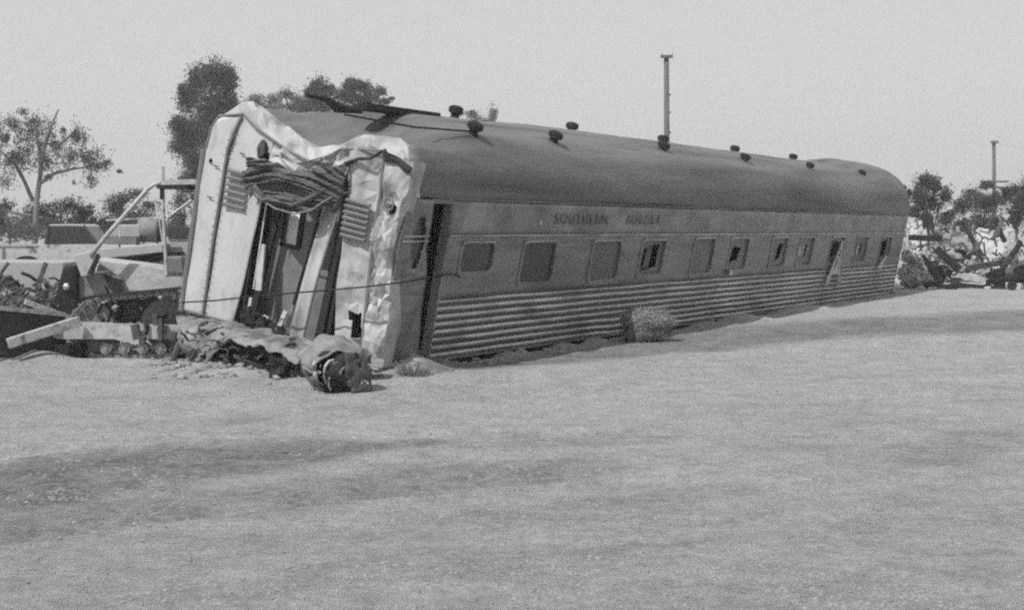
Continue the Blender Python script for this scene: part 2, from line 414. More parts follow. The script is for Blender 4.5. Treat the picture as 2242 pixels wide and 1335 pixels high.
# vestibule side sheet, left of the doorway, with bulges
def vest(u, v):
    z = .03+(ZC+.0-.03)*v; s1 = lerp(.80, .62, sstep(0, 1, v))
    s = .02+(s1-.02)*u
    return (.012+.05*nz(s*3, z*1.6, 8, 1.5)*(1-u*.4)-.03*(1-v)*(u < .5), s, z)
def oval_hole(u, v):
    p = vest(u, v); return ((p[1]-.43)/.14)**2+((p[2]-1.52)/.32)**2 < 1
MB().grid(vest, 16, 36, oval_hole).build('vestibule_side_sheet', M['side'], car, smooth=True, solid=.012)
ov = MB(); pts = [(-.04, .43+.17*math.cos(a*math.tau/20), 1.52+.36*math.sin(a*math.tau/20)) for a in range(20)]
ov.prism(pts, (.012, 0, 0)).build('oval_window', M['glass'], car)
hd = MB(); hd.grid(lambda u, v: (.006+.01*nz(u*3, v), .60+.54*u, ZC-.05+.06*v), 6, 2).build('door_header', M['roof'], car, solid=.012)
# doorway jambs and inside
MB().box((-.06, 1.115, 1.02), (.13, .03, 1.98)).build('door_jamb', M['steel'], car)
MB().bar((-.06, .80, .03), (-.06, .62, 2.0), .03, .12, (1, 0, 0)).build('door_jamb', M['dark'], car)

# belt mouldings and cornice
for z, r, m in ((1.602, .014, 'flute'), (1.655, .008, 'side'), (ZC+.012, .018, 'roof')):
    MB().tube([(.012+sidedef(1.12+(LEN-1.12)*i/60, z), 1.12+(LEN-1.12)*i/60, z) for i in range(61)], r, 6).build('belt_moulding' if z < 2 else 'cornice', M[m], car, smooth=True)
for z in (1.602, 1.54):
    MB().tube([(.03, .06, z), (.025, .3, z), (.02, .64, z)], .012, 6).build('belt_moulding', M['flute'], car, smooth=True)
# fluting
for i, z in enumerate(FLZ):
    mb = MB(); n = 130; P = 7
    for k in range(n+1):
        s = 1.13+(LEN-.02-1.13)*k/n
        w = .031+.003*nz(s, z, 2, 1.0); dep = .036*(1-.35*sstep(.3, .7, nz(s, i*3.1, 6, .5)+.5)*.6)
        dz = .006*nz(s, i, 7, .8)+(-.02*math.exp(-((s-6.6)/.5)**2) if i > 4 else 0)
        dt = .01*nz(s, i, 9, .6)+sidedef(s, z)-.02
        for q in range(P):
            a = math.pi*q/(P-1)
            mb.v.append(Vector((dt+dep*math.sin(a), s, z+dz+w*math.cos(a))))
    for k in range(n):
        for q in range(P-1):
            a = k*P+q; mb.f.append([a, a+1, a+P+1, a+P])
    mb.build('flute', M['flute'], car, smooth=True)
MB().box((-.005, (1.12+LEN)/2, .012), (.05, LEN-1.12, .03)).build('bottom_sill', M['steel'], car)

# windows
def rrect(s0, s1, z0, z1, r, n=5):
    out = []
    for cx, cz, a0 in ((s1-r, z1-r, 0), (s0+r, z1-r, 90), (s0+r, z0+r, 180), (s1-r, z0+r, 270)):
        for i in range(n+1):
            a = R_(a0+90*i/n); out.append((cx+r*math.cos(a), cz+r*math.sin(a)))
    return out
for wi, (s0, s1, z0, z1, kind) in enumerate(WIN):
    fr = MB(); o_ = rrect(s0-.045, s1+.045, z0-.05, z1+.025, .10); i_ = rrect(s0+.02, s1-.02, z0+.02, z1-.03, .085); n = len(o_)
    sd = sidedef((s0+s1)/2, (z0+z1)/2)
    for loop, tt in ((o_, -.002), (o_, .016), (i_, .014), (i_, -.06)):
        for s, z in loop: fr.v.append(Vector((sidedef(s, z)+tt, s, z)))
    for L_ in range(3):
        for k in range(n):
            k2 = (k+1) % n; fr.f.append([L_*n+k, L_*n+k2, (L_+1)*n+k2, (L_+1)*n+k])
    f = MB.build(fr, 'window', M['side'], car)
    MB().tube([(sidedef(s0+.02, z1)+.012, s0-.02, z1-.05), (sidedef(s0+.06, z1)+.022, s0+.07, z1-.01), (sidedef(s1, z1)+.022, s1-.05, z1-.01)], .013, 6).build('frame_highlight', M['flute'], f, smooth=True)  # bright tube added to draw the highlight along the frame's top edge
    pn = MB(); pt = -.028; cs, cz = (s0+s1)/2, (z0+z1)/2
    if kind in ('dark', 'milky'):
        pn.prism([(sd+pt, s, z) for s, z in i_], (.008, 0, 0)).build('pane', M['glass' if kind == 'dark' else 'glass2'], f)
    else:
        rs = {'broken': (.33, .44, .0), 'slit': (.16, .36, .12), 'broken2': (.34, .42, -.05), 'broken3': (.30, .44, -.1), 'curtain': (.26, .34, -.1)}[kind]
        hs, hz = (s1-s0)*rs[0]*1.3, (z1-z0)*rs[1]*1.12; random.seed(40+wi)
        for s, z in i_: pn.v.append(Vector((sd+pt, s, z)))
        for k, (s, z) in enumerate(i_):
            a = math.atan2((z-cz)/(z1-z0), (s-cs)/(s1-s0)); q = 1+random.uniform(-.38, .06)
            pn.v.append(Vector((sd+pt, cs+rs[2]*(s1-s0)+hs*math.cos(a)*q+.12*(z1-z0)*math.sin(a), cz+hz*math.sin(a)*q)))
        for k in range(n): k2 = (k+1) % n; pn.f.append([k, k2, n+k2, n+k])
        pn.build('pane', M['glass2'], f, solid=.006)
    if kind in ('broken',):
        cl = MB().grid(lambda u, v: (sd-.12+.03*math.sin(u*9), lerp(cs-.02, cs+.16, u)+.06*(v-.5), lerp(z0+.06, z1-.1, v)), 8, 6)
        cl.build('blind', M['grey'], f, smooth=True, solid=.004)
# interior: far wall, floor, partitions, far end
MB().box((-WID+.03, (LEN)/2+.03, 1.03), (.04, LEN-.2, 2.04)).build('far_side_wall', M['side'], car)
MB().box((-WID/2, LEN/2+.1, .06), (WID-.16, LEN-.4, .06)).build('floor', M['grey'], car)
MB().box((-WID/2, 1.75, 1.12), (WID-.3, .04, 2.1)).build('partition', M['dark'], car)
for k in range(5): MB().box((-1.75, 4.2+4.1*k, 1.1), (1.9, .04, 2.0)).build('partition', M['grey'], car)
fe = MB(); fpts = [(0, LEN-.02, .02), (-WID, LEN-.02, .02)]+[tuple(roofpt(1-a/20, LEN-.02)*1.0) for a in range(21)]
fe.prism([(p[0]*1.0, LEN-.03, p[2]-.015) for p in fpts], (0, .02, 0)).build('far_end_wall', M['grey'], car)
# underframe, buried in the dirt
uf = MB(); uf.box((-.35, LEN/2, -.06), (.14, LEN-1.0, .20)); uf.box((-WID+.35, LEN/2, -.12), (.14, LEN-1.0, .30))
for k in range(12): uf.box((-WID/2, 1.0+k*1.95, -.05), (WID-.5, .12, .16))
uf.build('underframe', M['black'], car)
for s0, l, hh, t0 in ((5.6, 2.2, .42, -1.3), (9.2, 3.0, .36, -1.4), (14.0, 2.4, .34, -1.5), (17.6, 2.0, .3, -1.4)):
    MB().box((t0, s0+l/2, -.06-hh/2), (1.7, l, hh)).build('equipment_box', M['black'], car, bevel=.02)
kb = MB().tube([(-.05, LEN-.35, .02), (.02, LEN+.12, -.02)], .085, 10); kb.build('corner_step', M['black'], car)

# lettering on the letterboard
def lettering(txt, ua, ub, zc_, h, m, parent):
    s0, _ = side(ua, 470); s1, _ = side(ub, 470)
    cv = bpy.data.curves.new('lettering', 'FONT'); cv.body = txt; cv.size = 1; cv.extrude = .0; cv.offset = .012
    cv.space_character = 1.25
    o = bpy.data.objects.new('tmp', cv); C.objects.link(o); bpy.context.view_layer.update()
    me = bpy.data.meshes.new_from_object(o.evaluated_get(bpy.context.evaluated_depsgraph_get())); bpy.data.objects.remove(o)
    xs = [v.co.x for v in me.vertices]; ys = [v.co.y for v in me.vertices]; x0, x1, y0, y1 = min(xs), max(xs), min(ys), max(ys)
    for v in me.vertices:
        s = lerp(s0, s1, (v.co.x-x0)/(x1-x0)); z = zc_+h*((v.co.y-y0)/(y1-y0)-.5)
        v.co = (.030+sidedef(s, z), s, z)
    me.materials.clear(); me.materials.append(m)
    o = bpy.data.objects.new('lettering', me); C.objects.link(o); o.parent = parent
    q = o.modifiers.new('thickness', 'SOLIDIFY'); q.thickness = .004
lettering('SOUTHERN', 1214, 1330, 1.845, .15, M['paint_letter'], car)
lettering('AURORA', 1372, 1448, 1.845, .15, M['paint_faint'], car)
MB().box((.02, side(1181, 487)[0], side(1181, 487)[1]), (.02, .05, .06)).build('marker_plate', M['white'], car)

# roof ventilators
vent_me = MB(); vent_me.tube([(0, 0, -.06), (0, 0, .0), (0, 0, .06)], [.10, .075, .055], 10); vent_me.tube([(0, 0, .03), (0, 0, .06), (0, 0, .13), (0, 0, .16)], [.07, .12, .12, .06], 12)
vmesh = vent_me.mesh('roof_ventilator', M['black'])
def roof_hit(u, v, lim=60):
    d = ray(u, v); k = 15.0
    while k < lim:
        p = cloc(Vector((0, 0, CAMH))+d*k)
        if -WID < p.x < 0 and p.z < roofz(p.x, p.y): return p
        k += .01
    return None
for u, v in ((1036, 290), (1212, 308), (1449, 328), (1628, 352), (1771, 368), (1885, 383)):
    p = roof_hit(u, v) or Vector((-.9, side(u, v, -.9)[0], 2.9))
    o = bpy.data.objects.new('roof_ventilator', vmesh); C.objects.link(o); o.parent = car; o.location = p; sc = .92 if u < 1700 else .8
    o.scale = (sc, sc, sc); o.rotation_euler = (random.uniform(-.1, .1), .25, 0)
for u, v in ((995, 262), (1250, 293), (1450, 314), (1607, 337), (1735, 352)):
    s, z = side(u, v, -2.05)
    o = bpy.data.objects.new('roof_ventilator', vmesh); C.objects.link(o); o.parent = car; o.location = (-2.05, s, roofz(-2.05, s)); o.scale = (.9, .9, 1.0)
p = roof_hit(1978, 412) or Vector((-.3, LEN-.3, 2.6))
MB().blob(p, .09).build('lamp_bracket', M['black'], car); MB().box(tuple(p+Vector((.1, .25, -.15))), (.1, .1, .28)).build('lamp_bracket', M['black'], car)
ca_, cb_ = roof_hit(905, 282), roof_hit(1025, 291)
if ca_ and cb_: MB().tube([ca_+Vector((-.4, -.9, .05)), ca_+Vector((-.1, -.3, .03)), ca_+Vector((0, 0, .02)), cb_+Vector((0, 0, .02))], .014, 6).build('roof_conduit', M['black'], car)

# ---- torn white end
def facets(fn, nu, nv, seed, jit=.35, out=.018, skip=None):
    rs = random.Random(seed); mb = MB()
    for j in range(nv+1):
        for i in range(nu+1):
            inner = 0 < i < nu and 0 < j < nv
            u = (i+(rs.uniform(-jit, jit) if inner else 0))/nu; v = (j+(rs.uniform(-jit, jit) if inner else 0))/nv
            p = Vector(fn(u, v)); p.y += rs.gauss(0, out)*(1 if inner else .3); mb.v.append(p)
    for j in range(nv):
        for i in range(nu):
            if skip and skip((i+.5)/nu, (j+.5)/nv): continue
            a = j*(nu+1)+i; b_, c, d = a+1, a+nu+2, a+nu+1
            mb.f += [[a, b_, c], [a, c, d]] if rs.random() < .5 else [[a, b_, d], [b_, c, d]]
    return mb
def endsurf(t0, t1, zf0, zf1, amp, seed, k=2.2, bow=0.0):
    def fn(u, v):
        t_ = lerp(t0(v) if callable(t0) else t0, t1(v) if callable(t1) else t1, u)
        zz0 = zf0(t_) if callable(zf0) else zf0; zz1 = zf1(t_) if callable(zf1) else zf1
        z = lerp(zz0, zz1, v)
        r = amp*(.5*abs(nz(t_*k, z*k*.6, seed, 1))-.1+.42*crease(t_*1.1, z*.55, seed, k*.62))
        return Vector((t_, -r*1.5-bow*math.sin(math.pi*u), z))
    return fn
SEAML = [(.05, -2.71), (1.0, -2.71), (2.17, -2.68), (2.4, -2.62), (2.62, -2.53)]
SEAMR = [(.10, -.22), (.43, -.25), (1.5, -.31), (2.1, -.31), (2.56, -.35)]
DOORL = [(0, -2.24), (.9, -2.11), (1.75, -2.04), (2.1, -2.2)]
DOORR = [(0, -.62), (.16, -.70), (.6, -.76), (1.37, -.81), (2.03, -.85), (2.3, -.88)]
zt = lambda q: (lambda v: interp(q, v*2.55))
lp = endsurf(-3.06, lambda v: interp(SEAML, v*2.6)-.016, .04, lambda t_: zend(t_)-.02, .02, 3)
e1 = MB().grid(lp, 10, 50).build('end_panel', M['white'], car, smooth=True, solid=.012)
lq = endsurf(lambda v: interp(SEAML, v*2.6)+.016, lambda v: interp([(0, -2.24), (1.0, -2.12), (1.9, -2.05), (2.05, -2.0), (2.6, -2.0)], v*2.6), .04, lambda t_: zend(t_)-.02, .022, 13)
e2 = MB().grid(lq, 16, 50, lambda u, v: ((u-.80)/.13)**2+((v-.895)/.045)**2 < 1).build('end_panel', M['white'], car, smooth=True, solid=.012)
hp = endsurf(-2.0, -.86, lambda t_: 2.02+.06*math.sin(t_*9), lambda t_: zend(t_)-.01, .14, 21, 3.2)
e3 = facets(hp, 11, 7, 1, out=.022).build('head_panel', M['whitecr'], car, smooth=False, solid=.012)
rq = endsurf(lambda v: interp(DOORR, v*2.6)+.05, lambda v: interp(SEAMR, v*2.6)-.016, lambda t_: .08, lambda t_: zend(t_)-.02, .075, 31, 2.4)
e4 = facets(rq, 5, 20, 2, out=.011, skip=lambda u, v: ((u-.7-.1*math.sin(v*60))/.13)**2+((v-.15)/.05)**2 < 1).build('end_panel', M['whitecr'], car, smooth=False, solid=.012)
def rrfn(u, v):                      # outer strip that wraps the corner
    z = lerp(.02, zend(-.1)-.03, v); t0 = interp(SEAMR, v*2.6)+.016
    w = u*.42; rad = lerp(.05, -.02+.05*sstep(.6, .9, v), 1)
    t_ = t0+min(w, .30)*(.02-t0)/.30 if u < .72 else .02+.012*math.sin(u*8)
    s = 0 if u < .72 else (u-.72)*.75
    cr = (.05+.03*(1-v))*crease(t_*1.6+u*.3, z*.8, 41, 1.3)+.03*nz(t_*9, z*4, 43, 1.2)
    t_ += .05*math.sin(z*3.1)*u-.05*u*sstep(.2, .5, v)*(1-sstep(.6, .8, v))
    return Vector((t_+cr*.5*u, s-abs(cr)*1.3-.02*(1-u), z))
e5 = facets(rrfn, 7, 27, 3, out=.011, skip=lambda u, v: (((u-.45)/.10)**2+((v-.765)/.017)**2 < 1) or (((u-.38)/.07)**2+((v-.735)/.011)**2 < 1)).build('corner_sheet', M['whitecr'], car, smooth=False, solid=.012)
# rolled cap where the end turns into the roof
def capfn(u, v):
    t_ = lerp(-3.0, .02, u); z0 = zend(t_)-.03; 
    z1 = max(ZC, min(roofz(t_, .3), zend(t_)+.12))
    a = v*math.pi/2
    return Vector((t_, .30*(1-math.cos(a))-.01+.02*nz(t_*5, v*3, 51), lerp(z0, z1, math.sin(a))+.08*crease(t_*1.5, v*.8, 53, 1.1)*math.sin(math.pi*v)))
facets(capfn, 26, 4, 4, out=.013).build('end_cap', M['whitecr'], car, smooth=False, solid=.012)
# seam straps and corner strips
for nm, q, m in (('seam_strap', SEAML, 'mid'), ('seam_strap', SEAMR, 'mid')):
    P_ = [(x, -.035-(.03 if q is SEAMR else 0), z) for z, x in q]; MB().tube(P_, .020, 6).build(nm, M['grey'], car)
MB().tube([(-3.09, -.01, .03), (-3.085, -.01, 1.0), (-3.08, -.01, 2.12)], .035, 6).build('corner_post', M['grey'], car)
MB().tube([(-3.05, -.01, 2.14), (-3.0, -.01, 2.42), (-2.9, -.01, 2.57), (-2.53, -.02, 2.65)], .018, 6).build('edge_bead', M['grey'], car)
MB().tube([(-2.53, -.03, 2.66), (-2.3, -.04, 2.53), (-2.0, -.05, 2.42), (-1.7, -.06, 2.32), (-1.4, -.06, 2.25), (-1.2, -.05, 2.33), (-.95, -.05, 2.48), (-.35, -.05, 2.55)], .013, 6).build('edge_bead', M['grey'], car)
MB().tube([(-.36, -.06, 2.55), (-.28, -.07, 2.47), (-.14, -.06, 2.47), (.03, -.04, 2.38)], [.03, .05, .03, .045], 7, wob=.3).build('torn_edge', M['dark'], car)
MB().tube([(-.36, -.08, 2.54), (-.5, -.1, 2.43), (-.66, -.1, 2.40), (-.85, -.1, 2.30)], [.02, .015, .02, .035], 6, wob=.3).build('torn_edge', M['dark'], car)
# louvres
for pan, tl, tr, zs in ((e2, -2.62, -2.28, [1.93-.085*i for i in range(6)]), (e4, -.78, -.42, [1.89-.07*i for i in range(7)])):
    for i, z in enumerate(zs):
        dz = -.02; a = MB(); so = -.05 if pan is e2 else -.07
        a.box(((tl+tr)/2, so, z), (tr-tl, .045, .028), Matrix.Rotation(R_(28), 3, 'X') @ Matrix.Rotation(R_(2), 3, 'Y'))
        a.build('louvre_slat', M['grey'], pan)
# fittings on the end
for k, (q, off) in enumerate(((SEAML, -.05), (SEAML, .05), (SEAMR, .06))):
    rv = MB()
    for i in range(24):
        z = .1+.1*i; rv.box((interp(q, z)+off, -.03-.03*(k == 2), z), (.012, .012, .012))
    rv.build('rivet_row', M['grey'], car)['kind'] = 'stuff'
MB().blob((-2.15, -.03, 2.29), (.06, .05, .10), amp=.4).build('lamp_bracket', M['rust'], car)
MB().box((-.16, .06, 1.90), (.2, .02, .3)).build('hole_backing', M['dark'], car)  # dark plate showing through the hole in the corner sheet
rim = MB(); rim.tube([(-.16+.065*math.cos(a*math.tau/14), -.085, 1.95+.075*math.sin(a*math.tau/14)) for a in range(15)], .013, 6); rim.build('hole_rim', M['grey'], car)
MB().blob((-2.93, -.03, 2.0), (.02, .02, .03), 6, 5).build('bolt', M['dark'], car)
for t_, z in ((-2.87, 1.95), (-2.90, 1.55), (-2.48, 2.17)): MB().tube([(t_, -.035, z), (t_+.08, -.035, z-.005)], .008, 5).build('hinge', M['dark'], car)
# gangway: recessed back wall with a door and a window, sides coloured black for the shade in the opening
MB().box((-2.12, .26, 1.0), (.03, .5, 2.0)).build('gangway_side', M['black'], car)
MB().box((-.80, .28, 1.05), (.04, .5, 2.0)).build('gangway_side', M['black'], car)
GS = .30
wl, wt = endp(630, 452, GS); wr_, wb_ = endp(668, 543, GS)
wl = endp(642, 500, GS)[0]-.10; wr_ = wl+.20
gw = MB(); gl, gr = -2.2, -.7
gw.box(((gl+wl)/2, GS, 1.1), (wl-gl, .04, 2.1)); gw.box(((wr_+gr)/2, GS, 1.1), (gr-wr_, .04, 2.1))
gw.box(((wl+wr_)/2, GS, wb_/2), (wr_-wl, .04, wb_)); gw.box(((wl+wr_)/2, GS, (wt+2.15)/2), (wr_-wl, .04, 2.15-wt))
g = gw.build('gangway_door', M['grey'], car)
MB().box(((wl+wr_)/2, GS+.03, (wt+wb_)/2), (wr_-wl+.04, .01, wt-wb_+.04)).build('pane', M['panelight'], g)
for c, d in (((wl-.02, GS-.03, (wt+wb_)/2), (.03, .03, wt-wb_+.06)), ((wr_+.04, GS-.03, (wt+wb_)/2), (.07, .03, wt-wb_+.06)), (((wl+wr_)/2, GS-.03, wb_-.02), (wr_-wl+.1, .03, .04))): MB().box(c, d).build('window_frame', M['dark'], g)
MB().bar((-2.06, .12, .06), (-1.86, .12, 1.75), .08, .05, (0, 1, 0)).build('gangway_post', M['dark'], car)  # dark bar standing in for the shadow inside the opening
MB().bar((-1.98, -.02, .55), (-2.0, .02, 1.72), .016, .02, (0, 1, 0)).build('edge_strip', M['white'], car)
# hanging and fallen leaves of the doorway
dl = MB().grid(lambda u, v: Vector((lerp(lerp(-1.32, -1.12, u), lerp(-1.06, -.86, u), v), -.03-.06*math.sin(v*3)+.02*math.sin(u*3), lerp(.05, 1.80, v))), 6, 24)
dl.build('door_leaf', M['whitecr'], car, smooth=True, solid=.03)
MB().bar((-1.36, -.06, .20), (-1.15, .0, 1.75), .035, .03, (0, 1, 0)).build('door_edge_strip', M['steel'], car)
MB().bar((-1.30, -.09, .5), (-1.14, -.03, 1.74), .022, .02, (0, 1, 0)).build('door_edge_strip', M['dark'], car)
MB().bar((-.93, .03, .02), (-.83, .05, 1.9), .10, .06, (0, 1, 0)).build('gangway_post', M['dark'], car)
MB().bar((-1.90, -.02, .55), (-1.97, .02, 1.12), .09, .03, (0, 1, 0)).build('bent_strip', M['pale'], car)
MB().bar((-1.96, -.08, .06), (-1.99, -.03, .45), .04, .03, (0, 1, 0)).build('bent_strip', M['pale'], car)
MB().bar((-1.72, -.12, .02), (-1.66, -.1, .28), .08, .04, (0, 1, 0)).build('bent_strip', M['pale'], car)
MB().bar((-1.46, -.14, .05), (-1.38, -.1, .40), .06, .04, (0, 1, 0)).build('bent_strip', M['pale'], car)
for i in range(7):
    random.seed(100+i); MB().blob((-2.0+.1*i, -.05-.03*i % .1, .22-.02*i), (.09, .08, .10), amp=.5).build('torn_metal', M['black'], car)
MB().box((-1.75, -.22, -.22), (1.5, .25, .34)).build('void_shade_box', M['black'], car, bevel=.02)  # black box added to fill the shaded void under the platform
MB().box((-1.3, -.45, -.30), (.3, .5, .26)).build('draft_gear', M['black'], car, bevel=.03)
# torn gangway canvas
def canv(u, v):
    t_ = lerp(-2.27, -.80, u)
    top = interp([(0, 2.14), (.25, 2.17), (.5, 2.10), (.75, 2.16), (1, 2.32)], u)+.03*nz(u*9, 0, 3)
    bot = interp([(0, 1.84), (.12, 1.80), (.3, 1.68), (.5, 1.62), (.75, 1.66), (.9, 1.80), (1, 1.92)], u)+.02*nz(u*14, 0, 8)
    z = lerp(bot, top, v); sag = z+.50*(u-.52)**2+.05*nz(u*2, v*2, 65)
    rd = 1-abs(nz(u*1.3, sag*11, 60))*2.2; rd2 = 1-abs(nz(u*2.6+4, sag*24, 66))*2.2
    w = .11*rd+.045*rd2
    return Vector((t_+.03*nz(u*8, v*8, 62), -.08-.10*math.sin(math.pi*u)*(1-.4*v)-w*(.55+.6*math.sin(math.pi*u)), z+.012*nz(u*30, v*5, 64)))
MB().grid(canv, 130, 110).build('gangway_canvas', M['canvas'], car, smooth=True, solid=.01)
for pts in ([(-2.2, -.1, 1.98), (-2.3, -.12, 1.93), (-2.36, -.1, 1.90)], [(-2.2, -.1, 1.90), (-2.28, -.12, 1.86), (-2.34, -.09, 1.84)], [(-2.2, -.12, 1.86), (-2.02, -.2, 1.80), (-1.8, -.25, 1.68)],
            [(-.85, -.1, 2.0), (-.86, -.1, 1.85), (-.92, -.1, 1.72)], [(-1.0, -.2, 1.98), (-1.15, -.25, 1.84), (-1.4, -.3, 1.70)]):
    MB().tube(pts, [.02, .05, .03], 6, wob=.4).build('canvas_fold', M['canvas'], car, smooth=True)
MB().tube([(-2.0, -.22, 1.74), (-1.85, -.28, 1.69), (-1.6, -.32, 1.63), (-1.3, -.32, 1.62), (-1.1, -.28, 1.70), (-.95, -.2, 1.86), (-.86, -.12, 1.96)], .011, 6).build('canvas_hem', M['mid'], car, smooth=True)
for i in range(9):
    random.seed(300+i); t0 = -2.1+i*.14; MB().tube([(t0, -.18, 1.78), (t0+random.uniform(-.05, .05), -.2, 1.70-random.uniform(0, .12))], [.03, .006], 5).build('canvas_tatter', M['canvas'], car)
# cloth hanging out of broken windows
def cloth_strip(name, pts, w0, w1):
    mb = MB(); n = 14
    def fn(u, v):
        s = interp([(i/(len(pts)-1), p[0]) for i, p in enumerate(pts)], v); z = interp([(i/(len(pts)-1), p[1]) for i, p in enumerate(pts)], v)
        w = lerp(w0, w1, v); return (.07+.03*math.sin(u*11+v*3), s+(u-.5)*w, z)
    mb.grid(fn, 8, n).build(name, M['cloth'], car, smooth=True, solid=.004)
cloth_strip('curtain', [(17.95, 1.45), (17.72, 1.1), (17.35, .45)], .10, .16)
cloth_strip('curtain', [(17.95, 1.45), (17.95, 1.1), (18.35, .42)], .10, .14)
cloth_strip('curtain', [(17.9, 1.1), (17.85, .7)], .10, .55)
cloth_strip('curtain', [(22.0, 1.05), (21.7, .92), (21.5, .75)], .2, .3)
cloth_strip('curtain', [(11.15, .95), (11.2, .85)], .2, .28)
for s0, w in ((11.2, .16), (15.25, .28), (19.75, .22), (15.6, .14)):
    mb = MB().grid(lambda u, v: (-.10+.03*math.sin(u*14), s0+u*w*(1-.3*v)+.1*v, lerp(.98, 1.5, v)), 8, 6); mb.build('curtain', M['cloth'], car, smooth=True, solid=.004)

# beam and torn ducting lying on the roof
s0, z0 = side(788, 233, -1.6); s1, z1 = side(950, 255, -1.6)
bm = MB().bar(cw(-1.6, s0, z0), cw(-1.6, s1, z1), .22, .08).build('steel_beam', M['black'])
tag(bm, 'long dark steel beam lying along the top of the carriage roof', 'beam', kind='thing')
s0, z0 = side(672, 210, -1.5); s1, z1 = side(790, 235, -1.5)
tw = MB().tube([cw(-1.5, s0, z0), cw(-1.5, lerp(s0, s1, .35), z0-.02), cw(-1.4, lerp(s0, s1, .5), z0-.1), cw(-1.5, s1, z1-.05)], [.02, .03, .07, .04], 7, wob=.4).build('bent_pipe', M['black'])
tag(tw, 'short bent dark pipe on the crushed roof left of the long beam', 'pipe')

# ------------------------------------------------------------------ wreckage by the carriage end
def ctrl_surf(rows, nu, nv, amp, seed):
    def spl(vals, f):
        n = len(vals)-1; x = f*n; i = min(int(x), n-1); q = x-i; q = q*q*(3-2*q) if False else q
        p0, p1, p2, p3 = vals[max(i-1, 0)], vals[i], vals[i+1], vals[min(i+2, n)]
        return .5*((2*p1)+(p2-p0)*q+(2*p0-5*p1+4*p2-p3)*q*q+(3*p1-p0-3*p2+p3)*q*q*q)
    def fn(u, v):
        p = spl([spl(r, u) for r in rows], v)
        return p+Vector((0, 0, 1))*amp*nz(p.x*5, p.y*5, seed)
    return MB().grid(fn, nu, nv)
rows = [[at(385, 690, 19.2), at(445, 697, 18.9), at(500, 706, 18.6), at(560, 718, 18.3), at(620, 733, 18.0), at(690, 752, 17.6), at(760, 766, 17.4), at(840, 790, 17.2)],
        [at(390, 722, 18.7), at(440, 722, 18.5), at(500, 724, 18.1), at(565, 736, 17.8), at(640, 756, 17.4), at(700, 774, 17.1), at(770, 784, 17.0), at(840, 798, 17.0)],
        [at(396, 765, 18.5), at(446, 758, 18.2), at(497, 740, 17.8), at(566, 755, 17.4), at(645, 780, 17.0), at(700, 792, 16.8), at(770, 796, 16.8), at(838, 806, 16.8)],
        [at(402, 798, 18.4), at(456, 790, 18.1), at(494, 750, 17.75), at(568, 766, 17.35), at(650, 794, 16.9), at(700, 812, 16.6), at(770, 806, 16.6), at(834, 814, 16.7)]]
sh = ctrl_surf(rows, 110, 50, .03, 5)
for v_ in sh.v: v_.z += .028*crease(v_.x*1.2, v_.y*1.2, 77, 1.5)+.02*nz(v_.x*9, v_.y*9, 5)
sh.f = [f for f in sh.f if not ((f[0]//111 > 40 or f[0] % 111 < 4) and nz(sh.v[f[0]].x*6, sh.v[f[0]].y*6, 92) > .02) and nz(sh.v[f[0]].x*4, sh.v[f[0]].y*5, 97) < .40]
sh = sh.build('bent_steel_platform', M['dusty'], smooth=False, solid=.02)
tag(sh, 'wide pale bent steel platform sloping down from the torn carriage end', 'steel plate')
ax = MB().blob(at(610, 805, 17.0), (.14, .12, .13), 14, 10, .35).build('coupler_head', M['black'])
tag(ax, 'black coupler lump under the bent platform beside the crumpled drum', 'coupler')
dr = thing('crumpled_drum', 'crumpled steel drum with torn dark front lying nearest on the dirt', 'drum', gnd(738, 862))
# shell: axis pointing from back-left to front-right, torn open at the front
DAX = Vector((.34, -.92, -.14)).normalized(); DX = DAX.cross(Vector((0, 0, 1))).normalized(); DZ = DX.cross(DAX)
def drum(u, v, r0=.29, sc=1.0):
    a = u*math.tau; l = lerp(-.42, .12, v)
    r = r0*sc*(1+.16*nz(math.cos(a)*2, math.sin(a)*2, v*2.5+3)+.05*math.sin(a*7+v*5))*(1-.16*(v > .86))
    return Vector((0, .18, .245))+DAX*l+DX*(math.cos(a)*r*1.12)+DZ*(math.sin(a)*r*.95)
def dskip(u, v): return v > .52 and .50 < u < .98 and nz(u*7, v*4, 33) > -.12
MB().grid(drum, 50, 22, dskip).build('shell', M['dusty'], dr, smooth=True, solid=.012)
core = MB().grid(lambda u, v: drum(u, v*.9, .235), 28, 8); core.blob(Vector((0.04, .06, .235)), (.24, .12, .21), 14, 10, .3)
core.build('core', M['black'], dr, smooth=True)
for i in range(9):
    random.seed(500+i); cx = random.uniform(-.28, .22); cz = random.uniform(.08, .3); r = random.uniform(.06, .15)
    a0 = random.uniform(0, 3); P_ = []
    for k in range(4):
        a = a0+k*.55; P_.append((cx+r*.6*math.cos(a), -.02+.03*math.sin(a*2)-.05*random.random()+.1*(cz > .25), max(.02, cz+r*math.sin(a))))
    MB().tube(P_, .013, 5).build('torn_strap', M['pale' if i % 2 else 'mid'], dr)
MB().grid(lambda u, v: Vector((lerp(.10, .36, u)+.02*nz(v*5, u*4), -.10+.12*u+.03*nz(u*5, v*6, 3), lerp(.02, .45-.05*u, v))), 10, 14, lambda u, v: nz(u*5, v*5, 90) > .3).build('bent_flap', M['rust'], dr, smooth=True, solid=.012)
random.seed(11)
def twisted(name, pts, r, label, m='rust', cat='scrap'):
    base = Vector(pts[0]); o = MB().tube(pts, r, 6, wob=.25).build(name, M[m]); return tag(o, label, cat)
twisted('bent_rod', [at(352, 806, 18.4), at(378, 788, 18.5), at(392, 760, 18.6), at(400, 742, 18.6)], [.02, .03, .045, .05], 'bent iron rod poking from the dirt at the right end of the crawler track')
twisted('bent_rod', [at(405, 808, 18.1), at(416, 790, 18.2), at(422, 770, 18.2), at(398, 757, 18.4)], [.04, .02, .05, .04], 'crooked iron rod beneath the left edge of the bent platform')
